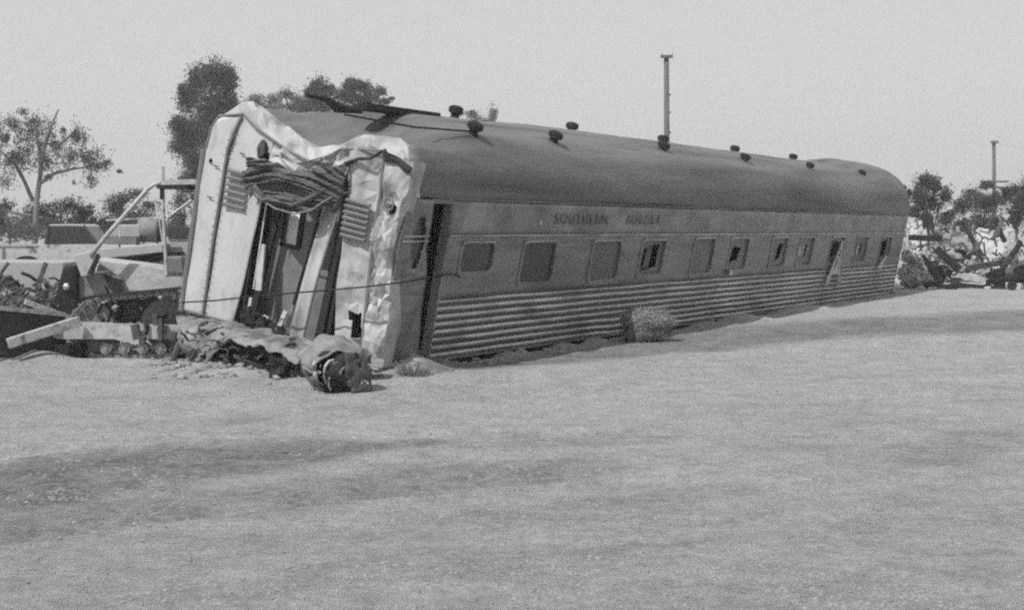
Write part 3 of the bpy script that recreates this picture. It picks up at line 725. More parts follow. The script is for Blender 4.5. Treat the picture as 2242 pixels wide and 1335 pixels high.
twisted('bent_rod', [gnd(500, 803)+Vector((0, 0, .04)), gnd(525, 806)+Vector((0, 0, .05)), gnd(560, 805)+Vector((0, 0, .04))], [.03, .04, .02], 'dark flat scrap of iron on the dirt below the bent platform')
twisted('bent_rod', [gnd(490, 810)+Vector((0, 0, .02)), at(497, 790, 17.8), at(486, 776, 17.8)], .022, 'thin upright iron stub under the arch of the bent platform')
random.seed(64); mb = MB()
for _ in range(70):
    u = random.uniform(400, 800); v = 725+(u-400)*.16+random.uniform(-8, 45); Y = 18.1-(u-400)*.0034; p = at(u, v, Y); d = Vector((random.gauss(0, 1), random.gauss(0, .5), random.gauss(0, .35))).normalized()*random.uniform(.04, .2)
    mb.tube([p, p+d*.5+Vector((0, 0, .02)), p+d], random.uniform(.008, .022), 5)
tag(mb.build('metal_scraps', M['rust']), 'small dark metal scraps lying over the bent steel platform', 'scraps', kind='stuff')
# low rubble
def rocks(name, pts, rmin, rmax, m, label, cat):
    mb = MB()
    for x, y in pts:
        r = random.uniform(rmin, rmax); mb.blob((x, y, ghq(x, y)+r*.25), (r*random.uniform(.8, 1.6), r, r*.6), 6, 4, .35)
    o = mb.build(name, M[m]); return tag(o, label, cat, kind='stuff')
pts = []
for _ in range(150):
    u, v = random.uniform(330, 690), random.gauss(805, 14); p = gnd(u, v); pts.append((p.x, p.y))
for _ in range(60):
    u = random.uniform(830, 1250); v = 822-(u-830)*.14+random.gauss(0, 6); p = gnd(u, v); pts.append((p.x, p.y))
rocks('earth_clods', pts, .02, .06, 'soil', 'small dry earth clods scattered around the carriage end', 'clods')
pts = []
for _ in range(1500):
    v = 820+515*random.random()**1.3; u = random.uniform(-60, 2300); p = gnd(u, v); pts.append((p.x, p.y))
rocks('gravel', pts, .003, .010, 'soil', 'small stones and crumbs of earth over the open ground', 'gravel')
# thin stubble
mb = MB()
for _ in range(3500):
    v = 760+575*random.random()**1.2; u = random.uniform(-60, 2300); p = gnd(u, v)
    if nz(p.x, p.y, 44, .8) < -.05: continue
    if v < 860 and u > 400: continue
    h = random.uniform(.008, .02); a = random.uniform(0, math.pi); w = .0035
    d = Vector((math.cos(a)*w, math.sin(a)*w, 0)); q = Vector((p.x, p.y, ghq(p.x, p.y)-.003)); tip = q+Vector((random.gauss(0, .02), random.gauss(0, .02), h))
    b0 = len(mb.v); mb.v += [q-d, q+d, tip]; mb.f.append([b0, b0+1, b0+2])
for _ in range(700):
    v0 = 800+545*random.random()**1.2; u0 = random.uniform(-60, 2300); c0 = gnd(u0, v0)
    if nz(c0.x, c0.y, 81, .6) < 0: continue
    for _k in range(random.randint(3, 12)):
        x = c0.x+random.gauss(0, .06); y = c0.y+random.gauss(0, .05); r = random.uniform(.004, .016); z = ghq(x, y)
        b0 = len(mb.v); mb.v += [Vector((x-r*1.6, y, z-.002)), Vector((x, y-r, z-.002)), Vector((x+r*1.6, y, z-.002)), Vector((x, y+r, z-.002)), Vector((x+r*.3, y, z+r*.8))]
        mb.f += [[b0, b0+1, b0+4], [b0+1, b0+2, b0+4], [b0+2, b0+3, b0+4], [b0+3, b0, b0+4]]
tag(mb.build('dry_stubble', M['straw']), 'sparse dry grass stubble and litter on the open earth', 'grass', kind='stuff')
# dry weeds beside the carriage foot
def tuft(u, v, r, h, n, m, label, name='dry_weed', group=None):
    p = gnd(u, v); mb = MB()
    for _ in range(n):
        a = random.uniform(0, math.tau); rr = r*math.sqrt(random.random())*.6; q = Vector((rr*math.cos(a), rr*math.sin(a), 0))
        tip = q*1.5+Vector((random.gauss(0, r*.3), random.gauss(0, r*.3), h*random.uniform(.4, 1)))
        d = Vector((random.gauss(0, 1), random.gauss(0, 1), 0)).normalized()*.008
        b0 = len(mb.v); mb.v += [q-d, q+d, tip]; mb.f.append([b0, b0+1, b0+2])
    o = mb.build(name, M[m]); o.location = (p.x, p.y, ghq(p.x, p.y)-.01); return tag(o, label, 'weed', group)
for u, v, lb in ((868, 808, 'dry weed tuft at the torn corner of the carriage, right of the drum'), (905, 822, 'dry weed tuft on the mound below the open vestibule door'),):
    tuft(u, v, .28, .2, 260, 'straw', lb, group='dry weeds at the carriage corner')

# straw bundle leaning on the fluted side
bc = gnd(1418, 748)
bl = thing('straw_bundle', 'pale ragged straw bundle propped against the fluted carriage side', 'bundle', (bc.x, bc.y, ghq(bc.x, bc.y)))
bdir = Vector((ca.x, ca.y, 0)).normalized(); bnr = Vector((cn.x, cn.y, 0)).normalized()
def sq(d, k=1.0):
    e = (abs(d.x)**3.6+abs(d.y)**3.6+abs(d.z)**3.6)**(-1/3.6)
    return Vector((d.x*e*.345, d.y*e*.24, d.z*e*.235))*k*(1+.32*noise.noise(d*1.9+Vector((3, 1, 8)))+.22*noise.noise(d*5))+Vector((0, .1, .25))
def sph(u, v):
    th, ph = math.pi*v, math.tau*u; p = sq(Vector((math.sin(th)*math.cos(ph), math.sin(th)*math.sin(ph), math.cos(th))), .9); p.z = max(p.z, 0); return p
cb = MB().grid(sph, 40, 24); cb.build('core', M['straw'], bl, smooth=False)
random.seed(77); mb = MB()
for _ in range(7000):
    d = Vector((random.gauss(0, 1), random.gauss(0, 1), random.gauss(0, 1))).normalized()
    q = sq(d, random.uniform(.88, 1.05))
    q.z = max(q.z, .01)
    s_ = (Vector((random.gauss(0, 1), random.gauss(0, 1), random.gauss(0, .8)))+d*.5).normalized()*random.uniform(.03, .09); w = d.cross(s_).normalized()*.004
    b0 = len(mb.v); mb.v += [q-w, q+w, q+s_]; mb.f.append([b0, b0+1, b0+2])
tag(mb.build('straw', M['straw'], bl), kind='stuff')

# cable strung across the end
cbp = [at(398, 662, 18.6), at(470, 658, 18.3), at(560, 648, 18.0), at(660, 640, 17.6), at(800, 628, 17.2), at(880, 618, 17.05), at(940, 606, 17.9)]
hk = [cw(.05, side(945, 604)[0], side(945, 604)[1]), cw(.08, side(965, 598)[0], side(965, 598)[1]), cw(.08, side(985, 598)[0], side(985, 598)[1]), cw(.06, side(1000, 605)[0], side(1000, 605)[1])]
o = MB().tube(cbp[:-1]+hk[:], .011, 6).build('steel_cable', M['black'], smooth=True)
tag(o, 'thin dark steel cable stretched across the torn end and hooked round the doorway', 'cable')

# ------------------------------------------------------------------ crawler tractor on the left
TY = 19.35
tr = thing('crawler_tractor', 'pale tracked tractor with canopy frame working beside the carriage end', 'tractor', gnd(290, 790))
TO = Vector(tr.location)
def T(u, v, Y=TY): return at(u, v, Y)-TO
def tl(u, v, dy=0.0): return at(u, v, TY+dy)-TO
# track loop of shoes
def loop_pts(u0, v0, u1, v1, n):
    return [tl(lerp(u0, u1, i/n), lerp(v0, v1, i/n)) for i in range(n)]
path = [tl(150, 712), tl(158, 688), tl(180, 664), tl(215, 652), tl(300, 644), tl(370, 638), tl(398, 648), tl(416, 690), tl(414, 730), tl(402, 766), tl(370, 782), tl(300, 786), tl(210, 785), tl(172, 772), tl(152, 742), tl(150, 712)]
dist = [0]; 
for a, b_ in zip(path, path[1:]): dist.append(dist[-1]+(b_-a).length)
tot = dist[-1]; nsh = 38
def along(d):
    d %= tot
    for i in range(len(path)-1):
        if d <= dist[i+1]:
            f = (d-dist[i])/(dist[i+1]-dist[i]); return path[i].lerp(path[i+1], f), (path[i+1]-path[i]).normalized()
shoe = MB(); shoe.box((0, 0, 0), (.085, .40, .02)); shoe.box((-.03, 0, .022), (.012, .40, .03)); shoe.box((0, -.12, -.03), (.09, .03, .04)); shoe.box((0, .12, -.03), (.09, .03, .04))
shm = shoe.mesh('track_shoe', M['steel'])
def add_track(dy):
    for i in range(nsh):
        p, d = along(i*tot/nsh); o = bpy.data.objects.new('track_shoe', shm); C.objects.link(o); o.parent = tr
        o.location = p+Vector((0, .2+dy, 0)); o.rotation_euler = (0, -math.atan2(d.z, d.x), 0)
add_track(0); add_track(1.35)
def wheel(name, c, r, w, m, spokes=0, parent=tr):
    mb = MB(); c = Vector(c); mb.tube([c+Vector((0, -w/2, 0)), c+Vector((0, w/2, 0))], r, 20)
    mb.tube([c+Vector((0, -w/2-.03, 0)), c+Vector((0, -w/2, 0))], r*.45, 12)
    return mb.build(name, M[m], parent)
wheel('idler', tl(205, 716, .2), .33, .12, 'mid'); wheel('sprocket', tl(365, 708, .2), .33, .12, 'mid')
for u in (235, 275, 315, 355, 395): wheel('track_roller', tl(u, 762, .10), .075, .16, 'steel')
wheel('carrier_roller', tl(300, 664, .2), .06, .14, 'rust')
MB().box(tl(285, 726, .05), (1.45, .10, .16)).build('track_frame', M['yellow'], tr, bevel=.015)
MB().prism([tl(100, 735, -.05), tl(180, 705, -.05), tl(400, 712, -.05), tl(400, 742, -.05), tl(130, 742, -.05)], (0, .08, 0)).build('side_plate', M['yellow'], tr)
# dozer arm and blade
MB().bar(tl(18, 752, -.7), tl(175, 702, -.15), .09, .13).build('push_arm', M['pale'], tr, bevel=.01)
bl_ = MB().grid(lambda u, v: (lambda p: p)(tl(lerp(-60, 140, u), lerp(790-20*u, 672+18*u, v), -.9+.9*u))+Vector((0, .10*math.sin(v*3), 0)), 10, 8)
bl_.build('blade', M['blade'], tr, smooth=True, solid=.03)  # carried down to the ground in dark colour to paint the shadow beneath
MB().box(tl(115, 768, .1), (.9, .5, .2)).build('shadow_block', M['black'], tr)  # black block fills in the shadow below the push arm
MB().bar(tl(-60, 668, -.95), tl(142, 688, .0), .05, .06).build('blade_top_edge', M['pale'], tr)
MB().bar(tl(55, 660, -.2), tl(150, 695, .1), .05, .07).build('push_arm', M['pale'], tr)
# body
MB().prism([tl(168, 604, .45), tl(190, 598, .45), tl(235, 596, .45), tl(268, 612, .45), tl(268, 640, .45), tl(170, 655, .45)], (0, .8, 0)).build('bonnet', M['mid'], tr, bevel=.03)
MB().prism([tl(225, 600, .42), tl(266, 612, .42), tl(266, 640, .42), tl(244, 636, .42)], (0, .02, 0)).build('engine_cover', M['dark'], tr)
MB().prism([tl(200, 566, .55), tl(300, 578, .55), tl(420, 596, .55), tl(420, 638, .55), tl(268, 640, .55), tl(268, 612, .55)], (0, .7, 0)).build('bonnet_side', M['yellow'], tr, bevel=.02)
MB().prism([tl(138, 582, .35), tl(168, 580, .35), tl(168, 690, .35), tl(128, 690, .35), tl(122, 640, .35)], (0, .9, 0)).build('radiator', M['black'], tr, bevel=.03)
MB().blob(tl(145, 627, .30), .045, 8, 6).build('headlight', M['insul'], tr)
MB().prism([tl(160, 560, .3), tl(200, 548, .3), tl(212, 556, .3), tl(196, 602, .3), tl(178, 606, .3)], (0, .12, 0)).build('boom_bracket', M['paint'], tr, bevel=.01)
MB().prism([tl(190, 600, .28), tl(212, 556, .28), tl(216, 562, .28), tl(200, 598, .28)], (0, .1, 0)).build('boom_bracket', M['dark'], tr)
bo = MB().tube([tl(198, 560, .3), tl(240, 508, .3), tl(290, 452, .3), tl(322, 415, .3), tl(338, 404, .3), tl(352, 402, .3)], [.035, .03, .03, .028, .025, .025], 8); bo.build('boom', M['pale'], tr, smooth=True)
MB().tube([tl(356, 365, .3), tl(358, 480, .3), tl(365, 602, .3)], .024, 8).build('canopy_post', M['pale'], tr)
MB().tube([tl(432, 405, .3), tl(428, 500, .3), tl(415, 602, .3)], .024, 8).build('canopy_post', M['pale'], tr)
MB().tube([tl(430, 405, 1.1), tl(425, 520, 1.1), tl(415, 602, 1.1)], .024, 8).build('canopy_post', M['pale'], tr)
MB().tube([tl(356, 402, 1.1), tl(360, 520, 1.1), tl(366, 600, 1.1)], .02, 8).build('canopy_post', M['pale'], tr)
MB().prism([tl(352, 394, .25), tl(445, 392, .25), tl(445, 403, .25), tl(352, 405, .25)], (0, 1.15, 0)).build('canopy_roof', M['pale'], tr)
MB().box(tl(385, 410, .5), (.40, .5, .05)).build('canopy_underside', M['dark'], tr)  # dark slab on the underside of the canopy roof
MB().box(tl(355, 418, .3), (.05, .06, .22)).build('post_clamp', M['dark'], tr)
MB().tube([tl(366, 478, .3), tl(420, 438, .3)], .02, 7).build('brace', M['pale'], tr)
MB().tube([tl(340, 440, .35), tl(348, 478, .3), tl(356, 530, .3)], .012, 6).build('control_lever', M['pale'], tr)
MB().bar(tl(215, 648, .0), tl(400, 630, .0), .42, .03).build('track_guard', M['dark'], tr)
for i, (u, v, a, b2, c_) in enumerate(((285, 682, .22, .2, .16), (320, 668, .12, .2, .14), (350, 690, .10, .15, .10), (262, 690, .08, .1, .2), (225, 688, .25, .2, .05), (320, 716, .05, .06, .16), (352, 722, .07, .06, .2), (275, 660, .2, .2, .05), (385, 672, .16, .2, .12))):
    random.seed(700+i); MB().blob(tl(u, v, .35 if v < 700 else -.08), (a/1.6, b2/1.6, c_/1.6), 9, 6, .35).build('running_gear', M['rust' if i % 3 else 'mid'], tr)
# seat back and box on the far side
MB().box(tl(395, 585, .8), (.35, .5, .3)).build('seat', M['grey'], tr, bevel=.03)

random.seed(62); mb = MB()
for _ in range(60):
    u = random.uniform(175, 400); v = random.triangular(640, 735, 690); p = tl(u, v, random.uniform(-.05, .5)); d = Vector((random.gauss(0, 1), random.gauss(0, .4), random.gauss(0, .8))).normalized()*random.uniform(.06, .22)
    mb.tube([p, p+d*.5+Vector((0, 0, random.uniform(-.03, .03))), p+d], random.uniform(.008, .028), 5)
mb.build('hoses_and_rods', M['black'], tr)['kind'] = 'stuff'
for i, (u, v, w_, h_) in enumerate(((298, 726, .10, .20), (340, 700, .07, .14), (352, 722, .06, .30), (312, 745, .08, .10), (378, 735, .10, .12))):
    MB().box(tl(u, v, -.14), (w_, .08, h_), bpy.context and Matrix.Rotation(.1*(i-2), 3, 'Y')).build('bracket', M['rust'], tr, bevel=.008)
# ------------------------------------------------------------------ vehicles
def tyre_wheel(parent, c, r, w, hub='paint'):
    wo_ = bpy.data.objects.new('wheel', None); C.objects.link(wo_); wo_.parent = parent; wo_.location = c
    n = 24; mb = MB(); prof_ = [(-w/2, r*.62), (-w/2, r*.9), (-w*.35, r), (w*.35, r), (w/2, r*.9), (w/2, r*.62)]
    for k in range(n):
        a = math.tau*k/n
        for y, rr in prof_: mb.v.append(Vector((rr*math.cos(a), y, rr*math.sin(a))))
    P = len(prof_)
    for k in range(n):
        for j in range(P-1):
            k2 = (k+1) % n; mb.f.append([k*P+j, k*P+j+1, k2*P+j+1, k2*P+j])
    mb.build('tyre', M['rubber'], wo_, smooth=True)
    h = MB(); h.tube([(0, -w*.3, 0), (0, w*.3, 0)], r*.63, 18); h.tube([(0, -w*.45, 0), (0, -w*.3, 0)], [r*.22, r*.3], 12)
    for k in range(6): a = math.tau*k/6; h.box((r*.42*math.cos(a), -w*.32, r*.42*math.sin(a)), (.05, .03, .05))
    h.build('rim', M[hub], wo_)
def vehicle(name, label, cat, loc, rz, kind, L, H, Wd, pm, roofm='paint', group='vehicles parked behind the tractor', bo=.8, cabm=None, cabl=None):
    """side profile x forward (-x = nose), y = -Wd/2 is the near side"""
    v = thing(name, label, cat, loc, group, rz)
    wr = .36; x0, x1 = -L/2, L/2; fx, bx = x0+.75, x1-bo
    def arch(cx, n=8): return [(cx+(wr+.07)*math.cos(math.pi*(1-k/n)), (wr)+(wr+.03)*math.sin(math.pi*(1-k/n))) for k in range(n+1)]
    belt = .95
    low = [(x0, .45), (fx-wr-.1, .36)]+arch(fx)+[(fx+wr+.1, .34)]+[(bx-wr-.1, .34)]+arch(bx)+[(bx+wr+.1, .36), (x1, .45)]
    if kind == 'ute': top = [(x1, .95), (x1-1.7, .97), (x1-1.7, belt+.03), (x0+1.25, belt+.05), (x0+.15, .9), (x0, .75)]
    else: top = [(x1, belt), (x0+1.1, belt+.05), (x0+.12, .92), (x0, .72)]
    pr = low+top
    MB().prism([(x, -Wd/2, z) for x, z in pr], (0, Wd, 0)).build('body', M[pm], v, bevel=.03)
    c0 = x0+1.15; c1 = x1-1.75 if kind == 'ute' else x1-.12
    if cabl: c1 = c0+cabl
    zb_, ztp = belt+.03, H
    sl = .32
    rf = MB(); rf.prism([(c0+sl, -Wd/2+.1, ztp-.05), (c0+sl+.12, -Wd/2+.1, ztp), (c1-.12, -Wd/2+.1, ztp), (c1-.04, -Wd/2+.1, ztp-.05)], (0, Wd-.2, 0)); rf.build('cab_roof', M[roofm], v, bevel=.02)
    pil = MB()
    for yy in (-Wd/2+.1, Wd/2-.1):
        pil.bar((c0, yy, zb_), (c0+sl, yy, ztp-.03), .05, .06); pil.bar((c1, yy, zb_), (c1-.06, yy, ztp-.03), .07, .06)
        for k in ((.5,) if kind == 'ute' else (.36, .68)): pil.bar((lerp(c0, c1, k), yy, zb_), (lerp(c0+sl, c1, k), yy, ztp-.03), .06, .05)
    pil.build('pillar', M[cabm or pm], v)['kind'] = 'stuff'
    for yy in (-Wd/2+.115, Wd/2-.115):
        MB().prism([(c0+.03, yy, zb_), (c1-.03, yy, zb_), (c1-.08, yy, ztp-.05), (c0+sl+.02, yy, ztp-.05)], (0, .01, 0)).build('window', M['glass'], v)
    MB().prism([(c0+.01, -Wd/2+.14, zb_), (c0+sl, -Wd/2+.14, ztp-.05), (c0+sl, Wd/2-.14, ztp-.05), (c0+.01, Wd/2-.14, zb_)], (.01, 0, 0)).build('windscreen', M['glass'], v)
    MB().box((x0-.03, 0, .5), (.08, Wd-.05, .12)).build('bumper', M['steel'], v)
    MB().box((x1+.03, 0, .5), (.08, Wd-.05, .12)).build('bumper', M['steel'], v)
    for yy in (-Wd/2+.25, Wd/2-.25): MB().tube([(x0-.02, yy, .72), (x0+.03, yy, .72)], .09, 12).build('headlight', M['insul'], v)
    MB().box((lerp(c0, c1, .3), -Wd/2-.006, .86), (.14, .02, .03)).build('door_handle', M['steel'], v)
    MB().box((lerp(c0, c1, .52), -Wd/2-.004, .66), (.012, .01, .5)).build('door_seam', M['dark'], v)
    for cx in (fx, bx):
        for sy in (-1, 1): tyre_wheel(v, (cx, sy*(Wd/2-.12), wr), wr, .2)
    return v
vehicle('parked_ute', 'cream utility truck nearest at the left edge, rear wheel above the dozer blade', 'truck', (at(150, 575, 25.6).x-2.3, 25.9, .15), R_(3), 'ute', 4.6, 1.6, 1.8, 'paint', bo=1.05)
vehicle('tray_truck', 'pale tray truck with dark cab windows parked furthest back under the bushes', 'truck', (at(330, 540, 33).x-2.6, 33.6, .30), math.pi+R_(2), 'ute', 5.2, 1.44, 1.8, 'pale', bo=2.5, cabm='paintd', cabl=1.15)
tt = [o for o in C.objects if o.name == 'tray_truck'][0]
for x in (.6, 1.25, 2.2): MB().box((x, .915, .72), (.05, .03, .42)).build('tray_post', M['mid'], tt)
MB().box((1.2, .912, .98), (2.7, .03, .05)).build('tray_rail', M['paint'], tt)
random.seed(63); mb = MB()
for _ in range(150):
    u = random.uniform(-40, 150); v = random.triangular(610, 700, 675); Y = random.uniform(22.2, 24.6); p = at(u, v, Y); d = Vector((random.gauss(0, 1), random.gauss(0, .4), random.gauss(0, .6))).normalized()*random.uniform(.08, .4)
    p.z = max(.03, p.z); q = p+d; q.z = max(.03, q.z); mb.tube([p, (p+q)/2+Vector((0, 0, random.uniform(0, .06))), q], random.uniform(.01, .04), 5)
for _ in range(26):
    u = random.uniform(-30, 130); p = at(u, random.uniform(655, 705), random.uniform(22.3, 24)); p.z = max(.06, p.z); mb.blob(p, (random.uniform(.08, .2), .1, random.uniform(.05, .12)), 7, 5, .5)
tag(mb.build('scrap_heap', M['rust']), 'dark heap of rods and scrap between the dozer blade and the nearest utility truck', 'scrap heap', kind='stuff')
mg = MB().grid(lambda u, v: at(62+38*math.sin(u*1.5), 682-46*math.cos(u*1.5), 23.6)+Vector((0, .5*v, 0)), 12, 2).build('loose_mudguard', M['dark'], smooth=True, solid=.03)
tag(mg, 'dark curved mudguard standing loose before the nearest utility truck', 'mudguard')
# flatbed with tank
fb = thing('flatbed_truck', 'pale flatbed truck carrying a round tank behind the tractor canopy', 'truck', (at(290, 600, 25).x, 25.0, 0), group='vehicles parked behind the tractor')
FO = Vector(fb.location)
def tf(u, v, dy=0.0): return at(u, v, 25+dy)-FO
MB().prism([tf(205, 568), tf(208, 546), tf(356, 534), tf(356, 552)], (0, 1.9, 0)).build('tray', M['paint'], fb, bevel=.01)
MB().prism([tf(240, 572, .1), tf(240, 566, .1), tf(356, 553, .1), tf(392, 552, .1), tf(370, 566, .1), tf(290, 584, .1)], (0, 1.6, 0)).build('chassis', M['black'], fb)
MB().tube([tf(305, 505, .6), tf(320, 505, .6), tf(346, 506, .6), tf(350, 506, .6)], [.19, .2, .2, .18], 18).build('tank', M['mid'], fb, smooth=True)
MB().tube([tf(346, 506, .6), tf(353, 506, .6)], .19, 18).build('tank_end', M['dark'], fb)
MB().prism([tf(236, 520, .4), tf(246, 500, .4), tf(256, 492, .4), tf(306, 492, .4), tf(306, 520, .4)], (0, 1.2, 0)).build('load_box', M['paint'], fb, bevel=.02)
MB().bar(tf(232, 482, .2), tf(354, 476, .2), .03, .03).build('side_rail', M['pale'], fb)
MB().bar(tf(262, 480, .2), tf(262, 546, .2), .025, .03).build('rail_post', M['pale'], fb)
MB().box(tf(270, 528, .2), (.5, .3, .12)).build('tool_box', M['grey'], fb)
MB().prism([tf(270, 596, .2), tf(300, 578, .2), tf(395, 562, .2), tf(425, 562, .2), tf(425, 612, .2), tf(285, 606, .2)], (0, 1.2, 0)).build('mudguard', M['paint'], fb, bevel=.02)
for u in (305, 322): MB().tube([tf(u, 596, .16), tf(u, 596, .22)], .05, 10).build('tail_lamp', M['black'], fb)
MB().prism([tf(360, 520, .5), tf(430, 520, .5), tf(430, 560, .5), tf(360, 560, .5)], (0, 1.3, 0)).build('cab', M['paint'], fb, bevel=.03)
MB().prism([tf(368, 498, .45), tf(430, 498, .45), tf(430, 518, .45), tf(364, 518, .45)], (0, 1.3, 0)).build('cab_window', M['glass'], fb)
for u in (240, 400):
    q = tf(u, 640); tyre_wheel(fb, (q.x, .3, .42), .42, .22); tyre_wheel(fb, (q.x, 1.6, .42), .42, .22)

# ------------------------------------------------------------------ wreckage on the right
random.seed(21)
def sheet(name, pxs, Y, amp, m, label, cat='wreckage', depth=.0, seed=1, tilt=0.6, n=22):
    a, b_, c, d = [at(u, v, Y+dy) for (u, v, dy) in pxs]; base = (a+b_)/2; base.z = 0
    def fn(u, v):
        p = a.lerp(b_, u).lerp(d.lerp(c, u), v); q = amp*nz(p.x*1.7, p.z*2.2, seed)
        q2 = nz(p.x*5, p.z*6, seed+3); p = p+Vector((q*.3+.05*q2, q*1.6+.12*q2, q*.7+.05*q2)); p.z = max(p.z, .01); return p
    o = MB().grid(fn, n, n, lambda u, v: (u < .12 or u > .88 or v > .82) and nz(u*6, v*6, seed+4) > -.05 or nz(u*4, v*4, seed+9) > .42).build(name, M[m], smooth=True, solid=.03)
    return tag(o, label, cat, 'wreckage beyond the far end of the carriage')
sheet('wreck_sheet', ((1968, 622, 0), (2030, 624, 0), (2035, 545, 1.2), (1975, 530, 1.5)), 40, .35, 'wreck', 'pale crumpled panel heaped against the far end of the carriage', seed=2)
sheet('wreck_sheet', ((1985, 560, 2), (2040, 560, 2), (2025, 485, 3), (1985, 480, 3)), 42, .25, 'pale', 'bright upright panel directly right of the far roof corner', seed=3)
sheet('wreck_sheet', ((2040, 560, 1), (2075, 580, 1), (2062, 495, 1.6), (2045, 470, 1.6)), 43, .2, 'wreck', 'narrow leaning panel pointing up between the two right hand trees', seed=4)
sheet('wreck_sheet', ((2070, 585, 1), (2140, 590, 1), (2120, 500, 3), (2068, 505, 3)), 44, .3, 'wreck', 'broad crumpled panel in the middle of the right hand wreckage', seed=5)
sheet('wreck_sheet', ((2130, 600, 0), (2190, 600, 0), (2188, 552, .6), (2132, 550, .6)), 42.5, .12, 'pale', 'flat bright rectangular panel in the right hand wreckage', seed=6)
sheet('wreck_sheet', ((2130, 555, 2), (2225, 560, 2), (2222, 500, 3), (2140, 505, 3)), 45, .3, 'pale', 'bright carriage side lying behind the flat rectangular panel', seed=7)
sheet('wreck_sheet', ((2070, 612, -.5), (2190, 625, -1), (2170, 600, .6), (2075, 590, .6)), 41, .2, 'pale', 'low pale sheet curling along the ground before the wreckage', seed=8)
sheet('wreck_sheet', ((2205, 620, 0), (2270, 622, 0), (2265, 548, 1), (2215, 560, 1)), 43, .25, 'rust', 'grey torn panel at the right edge of the picture', seed=9)

for i, (u0, v0, u1, v1, w, dy, m, lb) in enumerate((
    (2060, 600, 2100, 545, 34, .3, 'wreck', 'curled grey strip standing left of the tipped wheel assembly'),
    (2112, 560, 2135, 520, 26, 1.0, 'rust', 'dark grey flap above the flat rectangular sheet'),
    (2020, 600, 2052, 560, 22, -.3, 'rust', 'dark flap folded against the heap of torn lining'),
    (2150, 620, 2205, 600, 30, -.8, 'wreck', 'small curled sheet lying before the right hand wheel assembly'),
    (2085, 545, 2120, 565, 20, .2, 'black', 'black torn lip across the broad crumpled sheet'),
    (2165, 515, 2188, 480, 22, 1.6, 'rust', 'grey shard standing at the foot of the distant telegraph pole'),
    (2000, 545, 2035, 535, 16, .0, 'rust', 'small grey shard under the dark horizontal beam'),
    (2190, 560, 2215, 520, 24, .8, 'wreck', 'upright torn shard right of the flat rectangular sheet'))):
    sheet('wreck_shard', ((u0, v0, dy), (u0+w, v0+4, dy), (u1+w*.7, v1, dy+.4), (u1, v1+3, dy+.5)), 41.5, .22, m, lb, seed=20+i, n=8)
def bogie(name, u, v, Y, sc, label, ang):
    o = thing(name, label, 'bogie', (at(u, v, Y).x, Y, 0), 'wheel assemblies thrown among the wreckage'); o.rotation_euler = (.25, ang*.4, ang)
    o.location.z = .05
    MB().box((0, 0, .45*sc), (1.5*sc, .12, .16*sc)).build('frame', M['black'], o); MB().box((0, .7*sc, .45*sc), (1.5*sc, .12, .16*sc)).build('frame', M['black'], o)
    MB().box((0, .35*sc, .55*sc), (.3*sc, .9*sc, .2*sc)).build('bolster', M['rust'], o)
    for x in (-.5*sc, .5*sc):
        w = bpy.data.objects.new('wheelset', None); C.objects.link(w); w.parent = o; w.location = (x, 0, .36*sc)
        for y in (-.02, .72*sc): MB().tube([(0, y-.05, 0), (0, y+.05, 0)], .34*sc, 18).build('wheel', M['black'], w)
        MB().tube([(0, -.1, 0), (0, .8*sc, 0)], .07*sc, 8).build('axle', M['rust'], w)
bogie('railway_bogie', 2062, 600, 41, .72, 'black wheel assembly tipped up in the middle of the wreckage', .5)
bogie('railway_bogie', 2215, 610, 40, .62, 'black wheel assembly at the right edge beside the long pale beam', -.4)
def beam(u0, v0, y0, u1, v1, y1, w, h, m, label):
    o = MB().bar(at(u0, v0, y0), at(u1, v1, y1), w, h).build('bent_beam', M[m]); tag(o, label, 'beam', 'beams in the wreckage', 'thing')
beam(2085, 600, 40.5, 2240, 632, 40, .12, .14, 'pale', 'long pale beam slanting to the ground at the front of the wreckage')
beam(2000, 612, 39.6, 2075, 628, 39.3, .09, .12, 'black', 'dark beam lying on the ground at the foot of the lining heap')
beam(2120, 588, 40.5, 2215, 570, 41, .09, .16, 'rust', 'rusty beam lying across the flat rectangular sheet')
beam(2050, 545, 41, 2100, 590, 40.6, .12, .2, 'black', 'thick dark beam crossing above the tipped wheel assembly')
beam(2160, 616, 39.6, 2260, 604, 39.8, .08, .1, 'black', 'dark beam lying in front of the right hand wheel assembly')
beam(2085, 622, 40, 2205, 632, 39.5, .1, .1, 'black', 'dark beam lying on the ground below the long pale beam')
beam(2018, 560, 40, 2065, 622, 40.2, .12, .12, 'black', 'dark beam slanting down right of the heap at the carriage end')
beam(2110, 490, 44, 2150, 560, 43, .10, .10, 'black', 'dark strut standing behind the flat rectangular panel')
beam(2235, 530, 42, 2195, 590, 41.5, .1, .12, 'black', 'dark strut above the right hand wheel assembly')
beam(1990, 520, 41, 2062, 523, 41, .1, .16, 'black', 'dark horizontal beam level with the belt line of the carriage')
beam(2060, 530, 42, 2120, 540, 42, .1, .06, 'mid', 'thin grey beam across the broad crumpled panel')
beam(2178, 480, 45, 2200, 530, 45, .2, .1, 'black', 'short dark strut on top of the bright carriage side')
wq = at(2212, 626, 39); o = MB().tube([(wq.x, 38.9, .12), (wq.x+.06, 39.02, .12)], .12, 14).build('small_wheel', M['black']); tag(o, 'small black wheel lying at the foot of the right hand wheel assembly', 'wheel')
